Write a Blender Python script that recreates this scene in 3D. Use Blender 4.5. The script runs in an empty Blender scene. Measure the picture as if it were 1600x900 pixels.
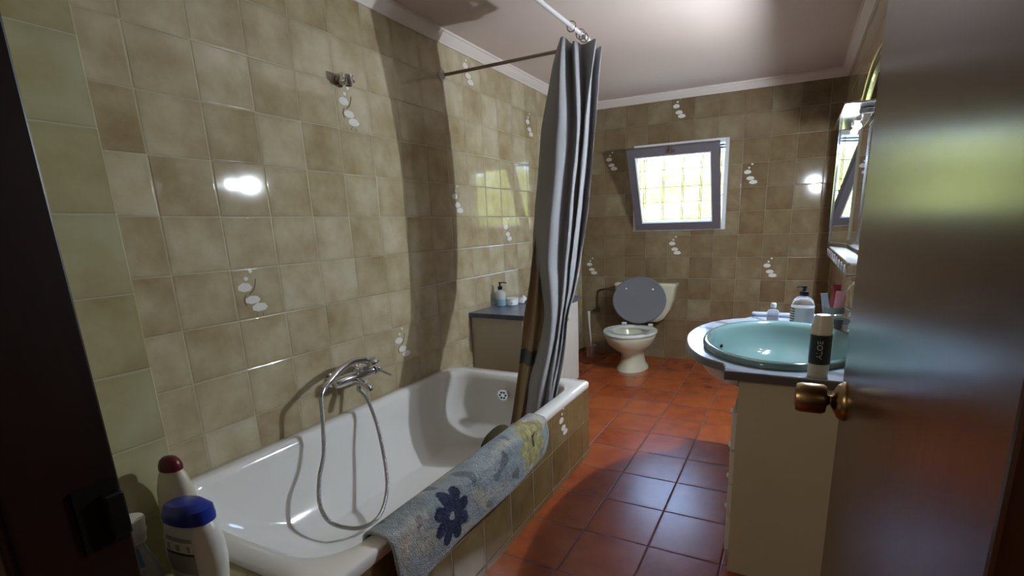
import bpy, bmesh, math, random
from mathutils import Vector, Matrix, noise
PI = math.pi
random.seed(7)
SC = bpy.context.scene
COL = SC.collection

def lin(r, g, b):
    f = lambda v: (v / 255 / 12.92) if v <= 10 else ((v / 255 + .055) / 1.055) ** 2.4
    return (f(r), f(g), f(b), 1)

# ------------------------------------------------------------------ camera
cam = bpy.data.cameras.new('camera'); co = bpy.data.objects.new('camera', cam); COL.objects.link(co)
cr, cu, cf = Vector((.89791, .43913, -.03070)), Vector((-.07794, .22744, .97067)), Vector((-.43363, .86994, -.23570))
yaw, pit, rol = .462576348, -.237939948, -.0307013439
cf = Vector((-math.sin(yaw) * math.cos(pit), math.cos(yaw) * math.cos(pit), math.sin(pit)))
r0 = Vector((math.cos(yaw), math.sin(yaw), 0)); u0 = r0.cross(cf)
cr = r0 * math.cos(rol) + u0 * math.sin(rol); cu = -r0 * math.sin(rol) + u0 * math.cos(rol)
M = Matrix((cr, cu, -cf)).transposed().to_4x4(); M.translation = Vector((1.6749, -.8714, 1.1423))
co.matrix_world = M
cam.lens = 782.243 / 1600 * 36; cam.sensor_width = 36
cam.shift_x = (800 - 846.377) / 1600; cam.shift_y = (541.657 - 450) / 1600
cam.clip_start = .02
SC.camera = co

# ------------------------------------------------------------------ world, sun, exposure
W = bpy.data.worlds.new('sky'); SC.world = W; W.use_nodes = True
bg = W.node_tree.nodes['Background']
bg.inputs[0].default_value = (.40, .60, 1, 1); bg.inputs[1].default_value = 15
sun = bpy.data.lights.new('sun', 'SUN'); so = bpy.data.objects.new('sun', sun); COL.objects.link(so)
sun.energy = 12; sun.angle = .02; sun.color = (1, .93, .78)
so.rotation_euler = (math.radians(48), 0, math.radians(25))
LAMP_W = 68.0
SC.view_settings.view_transform = 'Standard'; SC.view_settings.look = 'None'
SC.view_settings.gamma = 1; SC.view_settings.use_curve_mapping = False
SC.view_settings.exposure = 0.0

hl_ = bpy.data.lights.new('hall_fill', 'POINT'); ho = bpy.data.objects.new('hall_fill', hl_); COL.objects.link(ho)
hl_.energy = 24; hl_.color = (1, .93, .82); hl_.shadow_soft_size = .15; ho.location = (.15, -2.0, 1.85)  # added fill light in the unseen hall, brightens surfaces facing the camera

# ------------------------------------------------------------------ materials
def mat(name, col, rough=.5, metal=0, coat=0, trans=0, noise_amt=0, noise_scale=8, emis=None, bump=0, bscale=60, spec=.5, ior=1.45, sss=0, alpha=1):
    m = bpy.data.materials.new(name); m.use_nodes = True
    nt = m.node_tree; b = nt.nodes['Principled BSDF']
    b.inputs['Base Color'].default_value = col; b.inputs['Roughness'].default_value = rough
    b.inputs['Metallic'].default_value = metal; b.inputs['Coat Weight'].default_value = coat
    b.inputs['Transmission Weight'].default_value = trans; b.inputs['IOR'].default_value = ior
    b.inputs['Specular IOR Level'].default_value = spec
    if sss: b.inputs['Subsurface Weight'].default_value = sss
    if emis: b.inputs['Emission Color'].default_value = emis[0]; b.inputs['Emission Strength'].default_value = emis[1]
    g = nt.nodes.new('ShaderNodeNewGeometry')
    if noise_amt:
        n = nt.nodes.new('ShaderNodeTexNoise'); n.inputs['Scale'].default_value = noise_scale; n.inputs['Detail'].default_value = 5
        nt.links.new(g.outputs['Position'], n.inputs['Vector'])
        hs = nt.nodes.new('ShaderNodeHueSaturation'); hs.inputs['Color'].default_value = col
        mr = nt.nodes.new('ShaderNodeMapRange'); mr.inputs[3].default_value = 1 - noise_amt; mr.inputs[4].default_value = 1 + noise_amt
        mr.inputs[1].default_value = .3; mr.inputs[2].default_value = .7
        nt.links.new(n.outputs['Fac'], mr.inputs[0]); nt.links.new(mr.outputs[0], hs.inputs['Value'])
        nt.links.new(hs.outputs[0], b.inputs['Base Color'])
    if bump:
        n = nt.nodes.new('ShaderNodeTexNoise'); n.inputs['Scale'].default_value = bscale; n.inputs['Detail'].default_value = 4
        nt.links.new(g.outputs['Position'], n.inputs['Vector'])
        bp = nt.nodes.new('ShaderNodeBump'); bp.inputs['Strength'].default_value = bump; bp.inputs['Distance'].default_value = .01
        nt.links.new(n.outputs['Fac'], bp.inputs['Height']); nt.links.new(bp.outputs[0], b.inputs['Normal'])
    return m

def tile_mat(name, ax_u, ax_v, off_u, off_v, pu, pv, cols, rough, grout_col, grout=.0009, cloud=7.0, seed=0., bumpd=.0012, wav=.16, dark_edge=.10, tilt=.012):
    """procedural tiles in metric world coordinates: ax_u/ax_v in 'XYZ'"""
    m = bpy.data.materials.new(name); m.use_nodes = True; nt = m.node_tree; N = nt.nodes.new; L = nt.links.new
    b = nt.nodes['Principled BSDF']
    g = N('ShaderNodeNewGeometry'); sx = N('ShaderNodeSeparateXYZ'); L(g.outputs['Position'], sx.inputs[0])
    def math_(op, a, bb=None, c=None):
        n = N('ShaderNodeMath'); n.operation = op
        for i, v in enumerate((a, bb, c)):
            if v is None: continue
            if isinstance(v, (int, float)): n.inputs[i].default_value = v
            else: L(v, n.inputs[i])
        return n.outputs[0]
    u = math_('DIVIDE', math_('SUBTRACT', sx.outputs['XYZ'.index(ax_u)], off_u), pu)
    v = math_('DIVIDE', math_('SUBTRACT', sx.outputs['XYZ'.index(ax_v)], off_v), pv)
    cu_, cv_ = math_('FLOOR', u), math_('FLOOR', v)
    fu, fv = math_('FRACT', u), math_('FRACT', v)
    eu = math_('MULTIPLY', math_('MINIMUM', fu, math_('SUBTRACT', 1.0, fu)), pu)
    ev = math_('MULTIPLY', math_('MINIMUM', fv, math_('SUBTRACT', 1.0, fv)), pv)
    e = math_('MINIMUM', eu, ev)
    cb = N('ShaderNodeCombineXYZ'); L(cu_, cb.inputs[0]); L(cv_, cb.inputs[1]); cb.inputs[2].default_value = seed
    wn = N('ShaderNodeTexWhiteNoise'); wn.noise_dimensions = '3D'; L(cb.outputs[0], wn.inputs['Vector'])
    # clouds, shifted per tile so the pattern breaks at the joints
    sc = N('ShaderNodeVectorMath'); sc.operation = 'SCALE'; sc.inputs['Scale'].default_value = 9.7; L(wn.outputs['Color'], sc.inputs[0])
    ad = N('ShaderNodeVectorMath'); ad.operation = 'ADD'; L(g.outputs['Position'], ad.inputs[0]); L(sc.outputs[0], ad.inputs[1])
    ns = N('ShaderNodeTexNoise'); ns.inputs['Scale'].default_value = cloud; ns.inputs['Detail'].default_value = 6; ns.inputs['Roughness'].default_value = .58
    L(ad.outputs[0], ns.inputs['Vector'])
    mixv = math_('ADD', math_('MULTIPLY', wn.outputs['Value'], .34), math_('MULTIPLY', math_('SUBTRACT', ns.outputs['Fac'], .23), 1.25))
    rp = N('ShaderNodeValToRGB'); L(mixv, rp.inputs[0])
    el = rp.color_ramp.elements; el[0].position = .12; el[0].color = cols[0]; el[1].position = .9; el[1].color = cols[-1]
    for i, c in enumerate(cols[1:-1]):
        x = el.new(.12 + .78 * (i + 1) / (len(cols) - 1)); x.color = c
    # tone at the tile edge (glaze is browner there)
    ed = N('ShaderNodeMapRange'); ed.inputs[1].default_value = 0; ed.inputs[2].default_value = .022; ed.inputs[3].default_value = 1 - dark_edge; ed.inputs[4].default_value = 1; L(e, ed.inputs[0])
    hs = N('ShaderNodeHueSaturation'); L(rp.outputs[0], hs.inputs['Color']); L(ed.outputs[0], hs.inputs['Value'])
    gm = N('ShaderNodeMapRange'); gm.inputs[1].default_value = grout * .6; gm.inputs[2].default_value = grout * 1.5; gm.inputs[3].default_value = 1; gm.inputs[4].default_value = 0; L(e, gm.inputs[0])
    mx = N('ShaderNodeMix'); mx.data_type = 'RGBA'; L(gm.outputs[0], mx.inputs[0]); L(hs.outputs[0], mx.inputs[6]); mx.inputs[7].default_value = grout_col
    L(mx.outputs[2], b.inputs['Base Color'])
    rr = N('ShaderNodeMapRange'); rr.inputs[3].default_value = rough; rr.inputs[4].default_value = .6; L(gm.outputs[0], rr.inputs[0]); L(rr.outputs[0], b.inputs['Roughness'])
    b.inputs['Specular IOR Level'].default_value = .9 if name == 'tile_floor' else .5
    # bump: pillowed edge + soft glaze waves
    pr = N('ShaderNodeMapRange'); pr.interpolation_type = 'SMOOTHSTEP'; pr.inputs[1].default_value = 0; pr.inputs[2].default_value = .005; L(e, pr.inputs[0])
    wv = N('ShaderNodeTexNoise'); wv.inputs['Scale'].default_value = 9; wv.inputs['Detail'].default_value = 1; L(ad.outputs[0], wv.inputs['Vector'])
    h = math_('ADD', pr.outputs[0], math_('MULTIPLY', wv.outputs['Fac'], wav))
    # each tile sits a hair out of plane
    sw = N('ShaderNodeSeparateXYZ'); L(wn.outputs['Color'], sw.inputs[0])
    tl = math_('ADD', math_('MULTIPLY', math_('SUBTRACT', sw.outputs[0], .5), math_('MULTIPLY', fu, pu * tilt / bumpd)), math_('MULTIPLY', math_('SUBTRACT', sw.outputs[1], .5), math_('MULTIPLY', fv, pv * tilt / bumpd)))
    h = math_('ADD', h, tl)
    bp = N('ShaderNodeBump'); bp.inputs['Strength'].default_value = 1; bp.inputs['Distance'].default_value = bumpd; L(h, bp.inputs['Height']); L(bp.outputs[0], b.inputs['Normal'])
    return m

TB = [(.27, .195, .10, 1), (.38, .31, .185, 1), (.47, .405, .27, 1), (.55, .50, .375, 1)]
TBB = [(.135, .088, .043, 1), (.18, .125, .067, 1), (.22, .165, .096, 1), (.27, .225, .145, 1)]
GR = (.43, .375, .25, 1)
M_tl = tile_mat('tile_left', 'Y', 'Z', 0, .3394, .18, .1722, TB, .065, GR, seed=1.3)
M_tr = tile_mat('tile_right', 'Y', 'Z', 0.05, .3394, .18, .1722, TB, .12, GR, seed=8.3)
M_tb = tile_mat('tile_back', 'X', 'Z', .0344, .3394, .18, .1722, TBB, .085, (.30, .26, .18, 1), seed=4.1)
M_tp = tile_mat('tile_pier', 'Y', 'Z', -.50, .3317, .24, .1722, [(.33, .26, .12, 1), (.44, .40, .22, 1), (.50, .50, .33, 1)], .16, (.55, .5, .36, 1), seed=2.2)
M_tn = tile_mat('tile_near', 'X', 'Z', .1, .3394, .18, .1722, TB, .12, GR, seed=6.2)
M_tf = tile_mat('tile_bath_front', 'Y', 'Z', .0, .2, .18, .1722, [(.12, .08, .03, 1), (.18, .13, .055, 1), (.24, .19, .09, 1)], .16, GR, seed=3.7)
M_tt = tile_mat('tile_ledge', 'X', 'Y', .05, -.6, .18, .18, [(.2, .15, .06, 1), (.30, .25, .12, 1), (.36, .31, .16, 1)], .18, GR, seed=5.1)
M_fl = tile_mat('tile_floor', 'X', 'Y', 1.04, .965, .25, .25, [(.20, .032, .007, 1), (.29, .055, .011, 1), (.36, .078, .017, 1), (.40, .10, .026, 1)], .27, (.16, .08, .05, 1), grout=.0022, cloud=9, seed=9.1, bumpd=.0015, wav=.3, dark_edge=.12, tilt=.01)
M_ceil = mat('ceiling_paint', (.66, .55, .51, 1), .75, noise_amt=.03, noise_scale=1.5)
M_corn = mat('cornice_plaster', (.72, .64, .60, 1), .6)
M_hall = mat('hall_paint', (.45, .40, .33, 1), .8)
M_hallf = mat('hall_floor', (.12, .05, .02, 1), .5)
M_white = mat('white_frame', (.70, .72, .76, 1), .35)
M_sash = mat('grey_sash', (.13, .12, .14, 1), .35)
M_glass = mat('pane_glass', (1, 1, 1, 1), 0, trans=1, ior=1.45)
M_enamel = mat('bath_enamel', (.80, .79, .77, 1), .09, coat=.4)
M_porc = mat('cream_porcelain', (.60, .60, .46, 1), .12, coat=.3)
M_chrome = mat('chrome', (.72, .73, .76, 1), .10, metal=1)
M_dchrome = mat('worn_chrome', (.42, .40, .38, 1), .25, metal=1)
M_rodb = mat('rod_brown', (.30, .24, .19, 1), .35, metal=.5)
M_rodw = mat('rod_white', (.62, .60, .60, 1), .4)
M_brass = mat('aged_brass', (.30, .20, .09, 1), .28, metal=1)
M_slate = mat('slate', (.10, .11, .15, 1), .28, noise_amt=.25, noise_scale=14)
M_cab = mat('cabinet_cream', (.55, .50, .40, 1), .4, noise_amt=.03)
M_cabw = mat('cabinet_white', (.66, .64, .58, 1), .35)
M_van = mat('vanity_cream', (.50, .45, .32, 1), .35, noise_amt=.03)
M_marble = None
def marble():
    m = mat('grey_marble', (.5, .53, .60, 1), .12); nt = m.node_tree; b = nt.nodes['Principled BSDF']
    g = nt.nodes.new('ShaderNodeNewGeometry'); w = nt.nodes.new('ShaderNodeTexWave'); w.inputs['Scale'].default_value = 2.4; w.inputs['Distortion'].default_value = 9; w.inputs['Detail'].default_value = 4
    w.wave_type = 'BANDS'; w.bands_direction = 'DIAGONAL'
    nt.links.new(g.outputs['Position'], w.inputs['Vector'])
    r = nt.nodes.new('ShaderNodeValToRGB'); nt.links.new(w.outputs['Fac'], r.inputs[0])
    e = r.color_ramp.elements; e[0].color = (.14, .17, .23, 1); e[0].position = 0; e[1].color = (.29, .33, .41, 1); e[1].position = .25
    nt.links.new(r.outputs[0], b.inputs['Base Color']); return m
M_marble = marble()
M_medge = mat('marble_edge_dark', (.10, .085, .075, 1), .3)
M_aqua = mat('aqua_ceramic', (.12, .21, .215, 1), .08, coat=.5)
M_black = mat('black_plastic', (.008, .008, .01, 1), .3)
M_dark = mat('dark_hole', (.01, .01, .01, 1), .6)
M_white_p = mat('white_plastic', (.70, .70, .66, 1), .35)
M_clear = mat('clear_plastic', (.95, .97, 1, 1), .06, trans=.92, ior=1.3)
M_frost = mat('frosted_plastic', (.75, .80, .83, 1), .25, trans=.45, ior=1.3)
M_soapw = mat('white_liquid', (.78, .82, .84, 1), .3)
M_soapb = mat('blue_liquid', (.20, .34, .44, 1), .25)
M_blue = mat('blue_cap', (.012, .035, .30, 1), .3)
M_red = mat('maroon_cap', (.10, .006, .010, 1), .3)
M_ivory = mat('ivory_plastic', (.62, .58, .44, 1), .35)
M_lblue = mat('label_blue', (.10, .30, .52, 1), .4)
M_lgrey = mat('label_grey', (.30, .33, .30, 1), .45)
M_lwhite = mat('label_white', (.62, .62, .56, 1), .45)
M_ldark = mat('label_dark', (.03, .04, .05, 1), .45)
M_lgreen = mat('label_black_green', (.006, .014, .012, 1), .35)
M_lred = mat('tube_red', (.22, .008, .018, 1), .3)
M_pink = mat('tube_pink', (.62, .30, .40, 1), .3)
M_tblue = mat('tube_pale_blue', (.42, .50, .66, 1), .35)
M_cup = mat('cup_glass_grey', (.35, .42, .42, 1), .1, trans=.5)
M_lid = mat('grey_lid', (.17, .175, .20, 1), .08, coat=.5)
M_seat = mat('white_seat', (.62, .66, .62, 1), .15)
M_pot = mat('pinkish_white_pot', (.55, .46, .42, 1), .4)
M_mirror = mat('mirror_silver', (.85, .88, .92, 1), .02, metal=1)
M_bevel = mat('mirror_bevel', (.62, .66, .74, 1), .12, metal=1)
M_gold = mat('pale_gold_trim', (.62, .55, .36, 1), .25, metal=.8)
M_acry = mat('clear_acrylic', (.80, .84, .88, 1), .1, trans=.6, ior=1.4)
M_bulb = mat('lit_bulb', (1, 1, 1, 1), .5, emis=((1, .96, .95, 1), 40))
M_bulbw = mat('dim_bulb', (1, 1, 1, 1), .5, emis=((1, .96, .95, 1), 5))
M_mwhite = mat('motif_white', (.74, .72, .68, 1), .2)
M_mbrown = mat('motif_brown', (.14, .10, .055, 1), .3)
M_mbronze = mat('motif_shadow', (.22, .20, .15, 1), .3)
M_hosem = mat('hose_metal', (.40, .40, .40, 1), .28, metal=1)
M_pipe = mat('dark_pipe', (.05, .035, .02, 1), .4)
M_tissue = mat('white_cloth', (.70, .72, .76, 1), .8)

def hose_rib(m):
    nt = m.node_tree; b = nt.nodes['Principled BSDF']; t = nt.nodes.new('ShaderNodeTexCoord'); w = nt.nodes.new('ShaderNodeTexWave')
    g = nt.nodes.new('ShaderNodeNewGeometry'); w.inputs['Scale'].default_value = 60; w.bands_direction = 'Z'
    nt.links.new(g.outputs['Position'], w.inputs['Vector']); bp = nt.nodes.new('ShaderNodeBump'); bp.inputs['Distance'].default_value = .001
    nt.links.new(w.outputs['Fac'], bp.inputs['Height']); nt.links.new(bp.outputs[0], b.inputs['Normal'])
hose_rib(M_hosem)

def wood(name, c1, c2, rough, bumpd=.0006):
    m = bpy.data.materials.new(name); m.use_nodes = True; nt = m.node_tree; b = nt.nodes['Principled BSDF']; N = nt.nodes.new
    g = N('ShaderNodeNewGeometry'); mp = N('ShaderNodeMapping'); mp.inputs['Scale'].default_value = (30, 30, 1.2)
    nt.links.new(g.outputs['Position'], mp.inputs['Vector'])
    n = N('ShaderNodeTexNoise'); n.inputs['Scale'].default_value = 1.6; n.inputs['Detail'].default_value = 6; n.inputs['Distortion'].default_value = .6
    nt.links.new(mp.outputs[0], n.inputs['Vector'])
    r = N('ShaderNodeValToRGB'); r.color_ramp.elements[0].position = .3; r.color_ramp.elements[1].position = .72
    r.color_ramp.elements[0].color = c1; r.color_ramp.elements[1].color = c2
    nt.links.new(n.outputs['Fac'], r.inputs[0]); nt.links.new(r.outputs[0], b.inputs['Base Color'])
    b.inputs['Roughness'].default_value = rough; b.inputs['Coat Weight'].default_value = .0
    bp = N('ShaderNodeBump'); bp.inputs['Strength'].default_value = 1; bp.inputs['Distance'].default_value = bumpd
    nt.links.new(n.outputs['Fac'], bp.inputs['Height']); nt.links.new(bp.outputs[0], b.inputs['Normal'])
    return m
M_door = wood('door_varnish', (.030, .010, .004, 1), (.055, .019, .008, 1), .23, .00012)
M_jamb = wood('jamb_varnish', (.007, .002, .001, 1), (.015, .004, .002, 1), .35, .0001)

def fabric(name, col, trl=.25, noise_amt=.06):
    m = mat(name, col, .8, noise_amt=noise_amt, noise_scale=5, spec=.15); nt = m.node_tree
    b = nt.nodes['Principled BSDF']; out = nt.nodes['Material Output']
    t = nt.nodes.new('ShaderNodeBsdfTranslucent'); t.inputs[0].default_value = col
    mx = nt.nodes.new('ShaderNodeMixShader'); mx.inputs[0].default_value = trl
    nt.links.new(b.outputs[0], mx.inputs[1]); nt.links.new(t.outputs[0], mx.inputs[2]); nt.links.new(mx.outputs[0], out.inputs[0])
    return m
M_curt = fabric('grey_curtain', (.33, .33, .345, 1), .12)
M_liner = fabric('cream_liner', (.50, .38, .24, 1), .3)
M_lband = fabric('liner_band', (.16, .16, .16, 1), .2)
M_hem = mat('curtain_hem', (.12, .12, .14, 1), .6)

# ------------------------------------------------------------------ mesh helpers
def obj(name, bm, m, parent=None, smooth=False, auto=None, **kw):
    me = bpy.data.meshes.new(name)
    bmesh.ops.recalc_face_normals(bm, faces=bm.faces[:]) if kw.get('recalc', True) else None
    bm.to_mesh(me); bm.free()
    for mm in (m if isinstance(m, (list, tuple)) else [m]): me.materials.append(mm)
    if smooth:
        for p in me.polygons: p.use_smooth = True
    o = bpy.data.objects.new(name, me); COL.objects.link(o)
    if smooth:
        try: me.set_sharp_from_angle(angle=math.radians(auto or 40))
        except Exception: pass
    if parent:
        o.parent = parent
        o.matrix_parent_inverse = Matrix.Translation(-parent.location) if parent.type == 'EMPTY' else parent.matrix_parent_inverse.copy()
        if parent.type != 'EMPTY': o.matrix_parent_inverse = Matrix.Identity(4)
    return o
def tag(o, label=None, cat=None, group=None, kind=None):
    if label: o['label'] = label
    if cat: o['category'] = cat
    if group: o['group'] = group
    if kind: o['kind'] = kind
    return o
def thing(name, label, cat, loc, group=None):
    o = bpy.data.objects.new(name, None); COL.objects.link(o); o.location = loc; o.empty_display_size = .05
    return tag(o, label, cat, group)
def B(): return bmesh.new()
def box(bm, x0, x1, y0, y1, z0, z1, mi=0, bev=0):
    vs = [bm.verts.new(v) for v in ((x0, y0, z0), (x1, y0, z0), (x1, y1, z0), (x0, y1, z0), (x0, y0, z1), (x1, y0, z1), (x1, y1, z1), (x0, y1, z1))]
    fs = [bm.faces.new([vs[i] for i in f]) for f in ((0, 3, 2, 1), (4, 5, 6, 7), (0, 1, 5, 4), (1, 2, 6, 5), (2, 3, 7, 6), (3, 0, 4, 7))]
    for f in fs: f.material_index = mi
    if bev:
        es = list({e for f in fs for e in f.edges})
        r = bmesh.ops.bevel(bm, geom=es, offset=bev, segments=2, profile=.5, affect='EDGES')
        for f in r['faces']: f.material_index = mi
    return bm
def loft(bm, rings, close=True, cap0=True, cap1=True, mi=0, mfn=None):
    R = [[bm.verts.new(p) for p in r] for r in rings]; n = len(R[0])
    for a in range(len(R) - 1):
        for i in range(n if close else n - 1):
            j = (i + 1) % n
            f = bm.faces.new((R[a][i], R[a][j], R[a + 1][j], R[a + 1][i])); f.material_index = mfn(a, i) if mfn else mi
    if close and cap0: bm.faces.new(R[0][::-1]).material_index = mi
    if close and cap1: bm.faces.new(R[-1]).material_index = mi
    return R
def circ(c, r, n=24, ax='Z', ry=None, pw=2.0, rot=0):
    out = []; ry = ry or r
    for i in range(n):
        a = 2 * PI * i / n + rot; ca, sa = math.cos(a), math.sin(a)
        u = math.copysign(abs(ca) ** (2 / pw), ca) * r; v = math.copysign(abs(sa) ** (2 / pw), sa) * ry
        if ax == 'Z': out.append((c[0] + u, c[1] + v, c[2]))
        elif ax == 'X': out.append((c[0], c[1] + u, c[2] + v))
        else: out.append((c[0] + u, c[1], c[2] + v))
    return out
def lathe(bm, c, prof, n=28, ax='Z', mi=0, sx=1, sy=1, pw=2.0, cap=True):
    """prof = [(r, h)] along the axis"""
    rings = []
    for r, h in prof:
        p = list(c); p['XYZ'.index(ax)] += h
        rings.append(circ(p, max(r, 1e-4) * sx, n, ax, max(r, 1e-4) * sy, pw))
    return loft(bm, rings, cap0=cap, cap1=cap, mi=mi)
def rrect(cx, cy, hx, hy, r, z, n=8):
    out = []
    for (sx, sy, a0) in ((1, 1, 0), (-1, 1, 90), (-1, -1, 180), (1, -1, 270)):
        for k in range(n + 1):
            a = math.radians(a0 + 90 * k / n)
            out.append((cx + sx * (hx - r) + r * math.cos(a), cy + sy * (hy - r) + r * math.sin(a), z))
    return out
def catmull(pts, k=8):
    P = [Vector(p) for p in pts]; P = [P[0] * 2 - P[1]] + P + [P[-1] * 2 - P[-2]]; out = []
    for i in range(1, len(P) - 2):
        for t in range(k):
            t /= k
            out.append(.5 * ((2 * P[i]) + (-P[i - 1] + P[i + 1]) * t + (2 * P[i - 1] - 5 * P[i] + 4 * P[i + 1] - P[i + 2]) * t * t + (-P[i - 1] + 3 * P[i] - 3 * P[i + 1] + P[i + 2]) * t ** 3))
    out.append(P[-2]); return out
def tube(bm, pts, rad, n=12, mi=0, cap=True):
    P = [Vector(p) for p in pts]; rings = []; up = None
    for i, p in enumerate(P):
        d = (P[min(i + 1, len(P) - 1)] - P[max(i - 1, 0)]).normalized()
        if up is None: up = d.orthogonal().normalized()
        up = (up - d * up.dot(d)); up = up.normalized() if up.length > 1e-6 else d.orthogonal().normalized()
        s = d.cross(up); r = rad(i / (len(P) - 1)) if callable(rad) else rad
        rings.append([p + (up * math.cos(2 * PI * k / n) + s * math.sin(2 * PI * k / n)) * r for k in range(n)])
    loft(bm, rings, cap0=cap, cap1=cap, mi=mi); return bm
def torus(bm, c, R, r, ax='Y', n=20, m=8):
    rings = []
    for i in range(n):
        a = 2 * PI * i / n; ring = []
        for k in range(m):
            b = 2 * PI * k / m; q = R + r * math.cos(b); h = r * math.sin(b)
            p = {'Y': (q * math.cos(a), h, q * math.sin(a)), 'X': (h, q * math.cos(a), q * math.sin(a)), 'Z': (q * math.cos(a), q * math.sin(a), h)}[ax]
            ring.append(bm.verts.new(Vector(c) + Vector(p)))
        rings.append(ring)
    for i in range(n):
        for k in range(m):
            bm.faces.new((rings[i][k], rings[(i + 1) % n][k], rings[(i + 1) % n][(k + 1) % m], rings[i][(k + 1) % m]))
    return bm
def prism(bm, pts, z0, z1, mi=0):
    loft(bm, [[(x, y, z0) for x, y in pts], [(x, y, z1) for x, y in pts]], mi=mi); return bm

# ------------------------------------------------------------------ the room
XR, YB, ZC, YN = 1.93, 3.338, 2.10, -.478
def motif(bm, o, du, dv, s, mis=(1, 2)):
    """the raised white flower motif of a decor tile: o = top left corner, du/dv unit directions (right, up), s = (w, h)"""
    o, du, dv = Vector(o), Vector(du), Vector(dv); nrm = du.cross(dv)
    def P(u, v, h): return o + du * (u * s[0]) - dv * (v * s[1]) + nrm * h
    def blob(cu_, cv_, ru, rv, mi, scallop=0, fan=0, h=.0012):
        n = 22; ring = []
        for i in range(n):
            a = 2 * PI * i / n; k = 1 + scallop * math.cos(7 * a)
            y = math.sin(a); yy = y * rv * k * (1 if y < 0 else (1 - fan))
            ring.append((cu_ + ru * k * math.cos(a), cv_ + yy))
        top = [bm.verts.new(P(u, v, h)) for u, v in ring]; bot = [bm.verts.new(P(u, v, .0001)) for u, v in ring]
        bm.faces.new(top).material_index = mi
        for i in range(n): bm.faces.new((top[i], top[(i + 1) % n], bot[(i + 1) % n], bot[i])).material_index = mi
    def stem(pts, w=.012):
        q = catmull([(u, v, 0) for u, v in pts], 5)
        L_ = []; R_ = []
        for i, p in enumerate(q):
            d = (q[min(i + 1, len(q) - 1)] - q[max(i - 1, 0)]).normalized(); nn = Vector((-d.y, d.x, 0)) * w
            L_.append(bm.verts.new(P(p.x + nn.x, p.y + nn.y, .0008))); R_.append(bm.verts.new(P(p.x - nn.x, p.y - nn.y, .0008)))
        for i in range(len(q) - 1): bm.faces.new((L_[i], L_[i + 1], R_[i + 1], R_[i])).material_index = mis[1]
    blob(.38, .06, .04, .035, mis[0]); blob(.27, .20, .045, .04, mis[0])
    blob(.22, .38, .14, .10, mis[0], .06, .25); blob(.34, .64, .15, .09, mis[0], .06, .2); blob(.46, .81, .16, .10, mis[0], .06, .3)
    stem([(.46, .22), (.43, .34), (.38, .44), (.28, .52)]); stem([(.22, .52), (.17, .62), (.20, .74)])
    stem([(.40, .90), (.36, .98)], .008); stem([(.50, .92), (.51, .985)], .008)

bm = B(); box(bm, -.12, 0, -.7, YB + .22, -.1, ZC + .1)
for (j, zt) in ((4, 1.717), (1, 1.0284), (5, .684), (9, 2.061), (13, 1.889), (8, 1.3726), (11, 1.2004)):
    motif(bm, (0, j * .18, zt), (0, 1, 0), (0, 0, 1), (.18, .1722))
tag(obj('wall_left', bm, [M_tl, M_mwhite, M_mbrown]), kind='structure')
WX0, WX1, WZ0, WZ1 = .468, 1.196, 1.068, 1.738
bm = B()
box(bm, -.12, WX0, YB, YB + .22, -.1, ZC + .1); box(bm, WX1, XR + .12, YB, YB + .22, -.1, ZC + .1)
box(bm, WX0, WX1, YB, YB + .22, -.1, WZ0); box(bm, WX0, WX1, YB, YB + .22, WZ1, ZC + .1)
for (c, zt) in ((4, 2.061), (1, 1.717), (7, 1.545), (4, 1.0284), (0, .8562), (8, .8562)):
    motif(bm, (.0344 + c * .18, YB, zt), (1, 0, 0), (0, 0, 1), (.18, .1722))
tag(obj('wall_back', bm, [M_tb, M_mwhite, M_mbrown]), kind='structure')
bm = B(); box(bm, XR, XR + .12, YN, YB, -.1, ZC + .1); tag(obj('wall_right', bm, M_tr), kind='structure')
bm = B(); box(bm, 0, .54, -.6, YN, -.1, ZC + .1); box(bm, 1.88, XR + .12, -.6, YN, -.1, ZC + .1); box(bm, .54, 1.88, -.6, YN, 1.99, ZC + .1)
tag(obj('wall_near', bm, M_tn), kind='structure')
bm = B(); box(bm, 0, .362, YN, -.27, 0, ZC, bev=.003); tag(obj('wall_pier', bm, M_tp), kind='structure')
bm = B(); box(bm, -.12, XR + .12, -.6, YB + .22, -.12, 0); tag(obj('floor', bm, M_fl), kind='structure')
bm = B(); box(bm, -1.2, 3.2, -2.6, YB + .22, ZC, ZC + .12); tag(obj('ceiling', bm, M_ceil), kind='structure')
# cornice: stepped plaster section
def cornice(name, p0, p1, nrm):
    prof = [(0, 0), (0, -.052), (.010, -.052), (.014, -.046), (.030, -.030), (.040, -.018), (.044, -.012), (.050, -.012), (.050, 0)]
    p0, p1, n = Vector(p0), Vector(p1), Vector(nrm); bm = B()
    loft(bm, [[p0 + n * a + Vector((0, 0, b)) for a, b in prof], [p1 + n * a + Vector((0, 0, b)) for a, b in prof]])
    tag(obj(name, bm, M_corn), kind='structure')
cornice('trim_1', (0, -.27, ZC), (0, YB, ZC), (1, 0, 0))
cornice('trim_2', (.0, YB, ZC), (XR, YB, ZC), (0, -1, 0))
cornice('trim_3', (XR, YN, ZC), (XR, YB, ZC), (-1, 0, 0))
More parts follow.
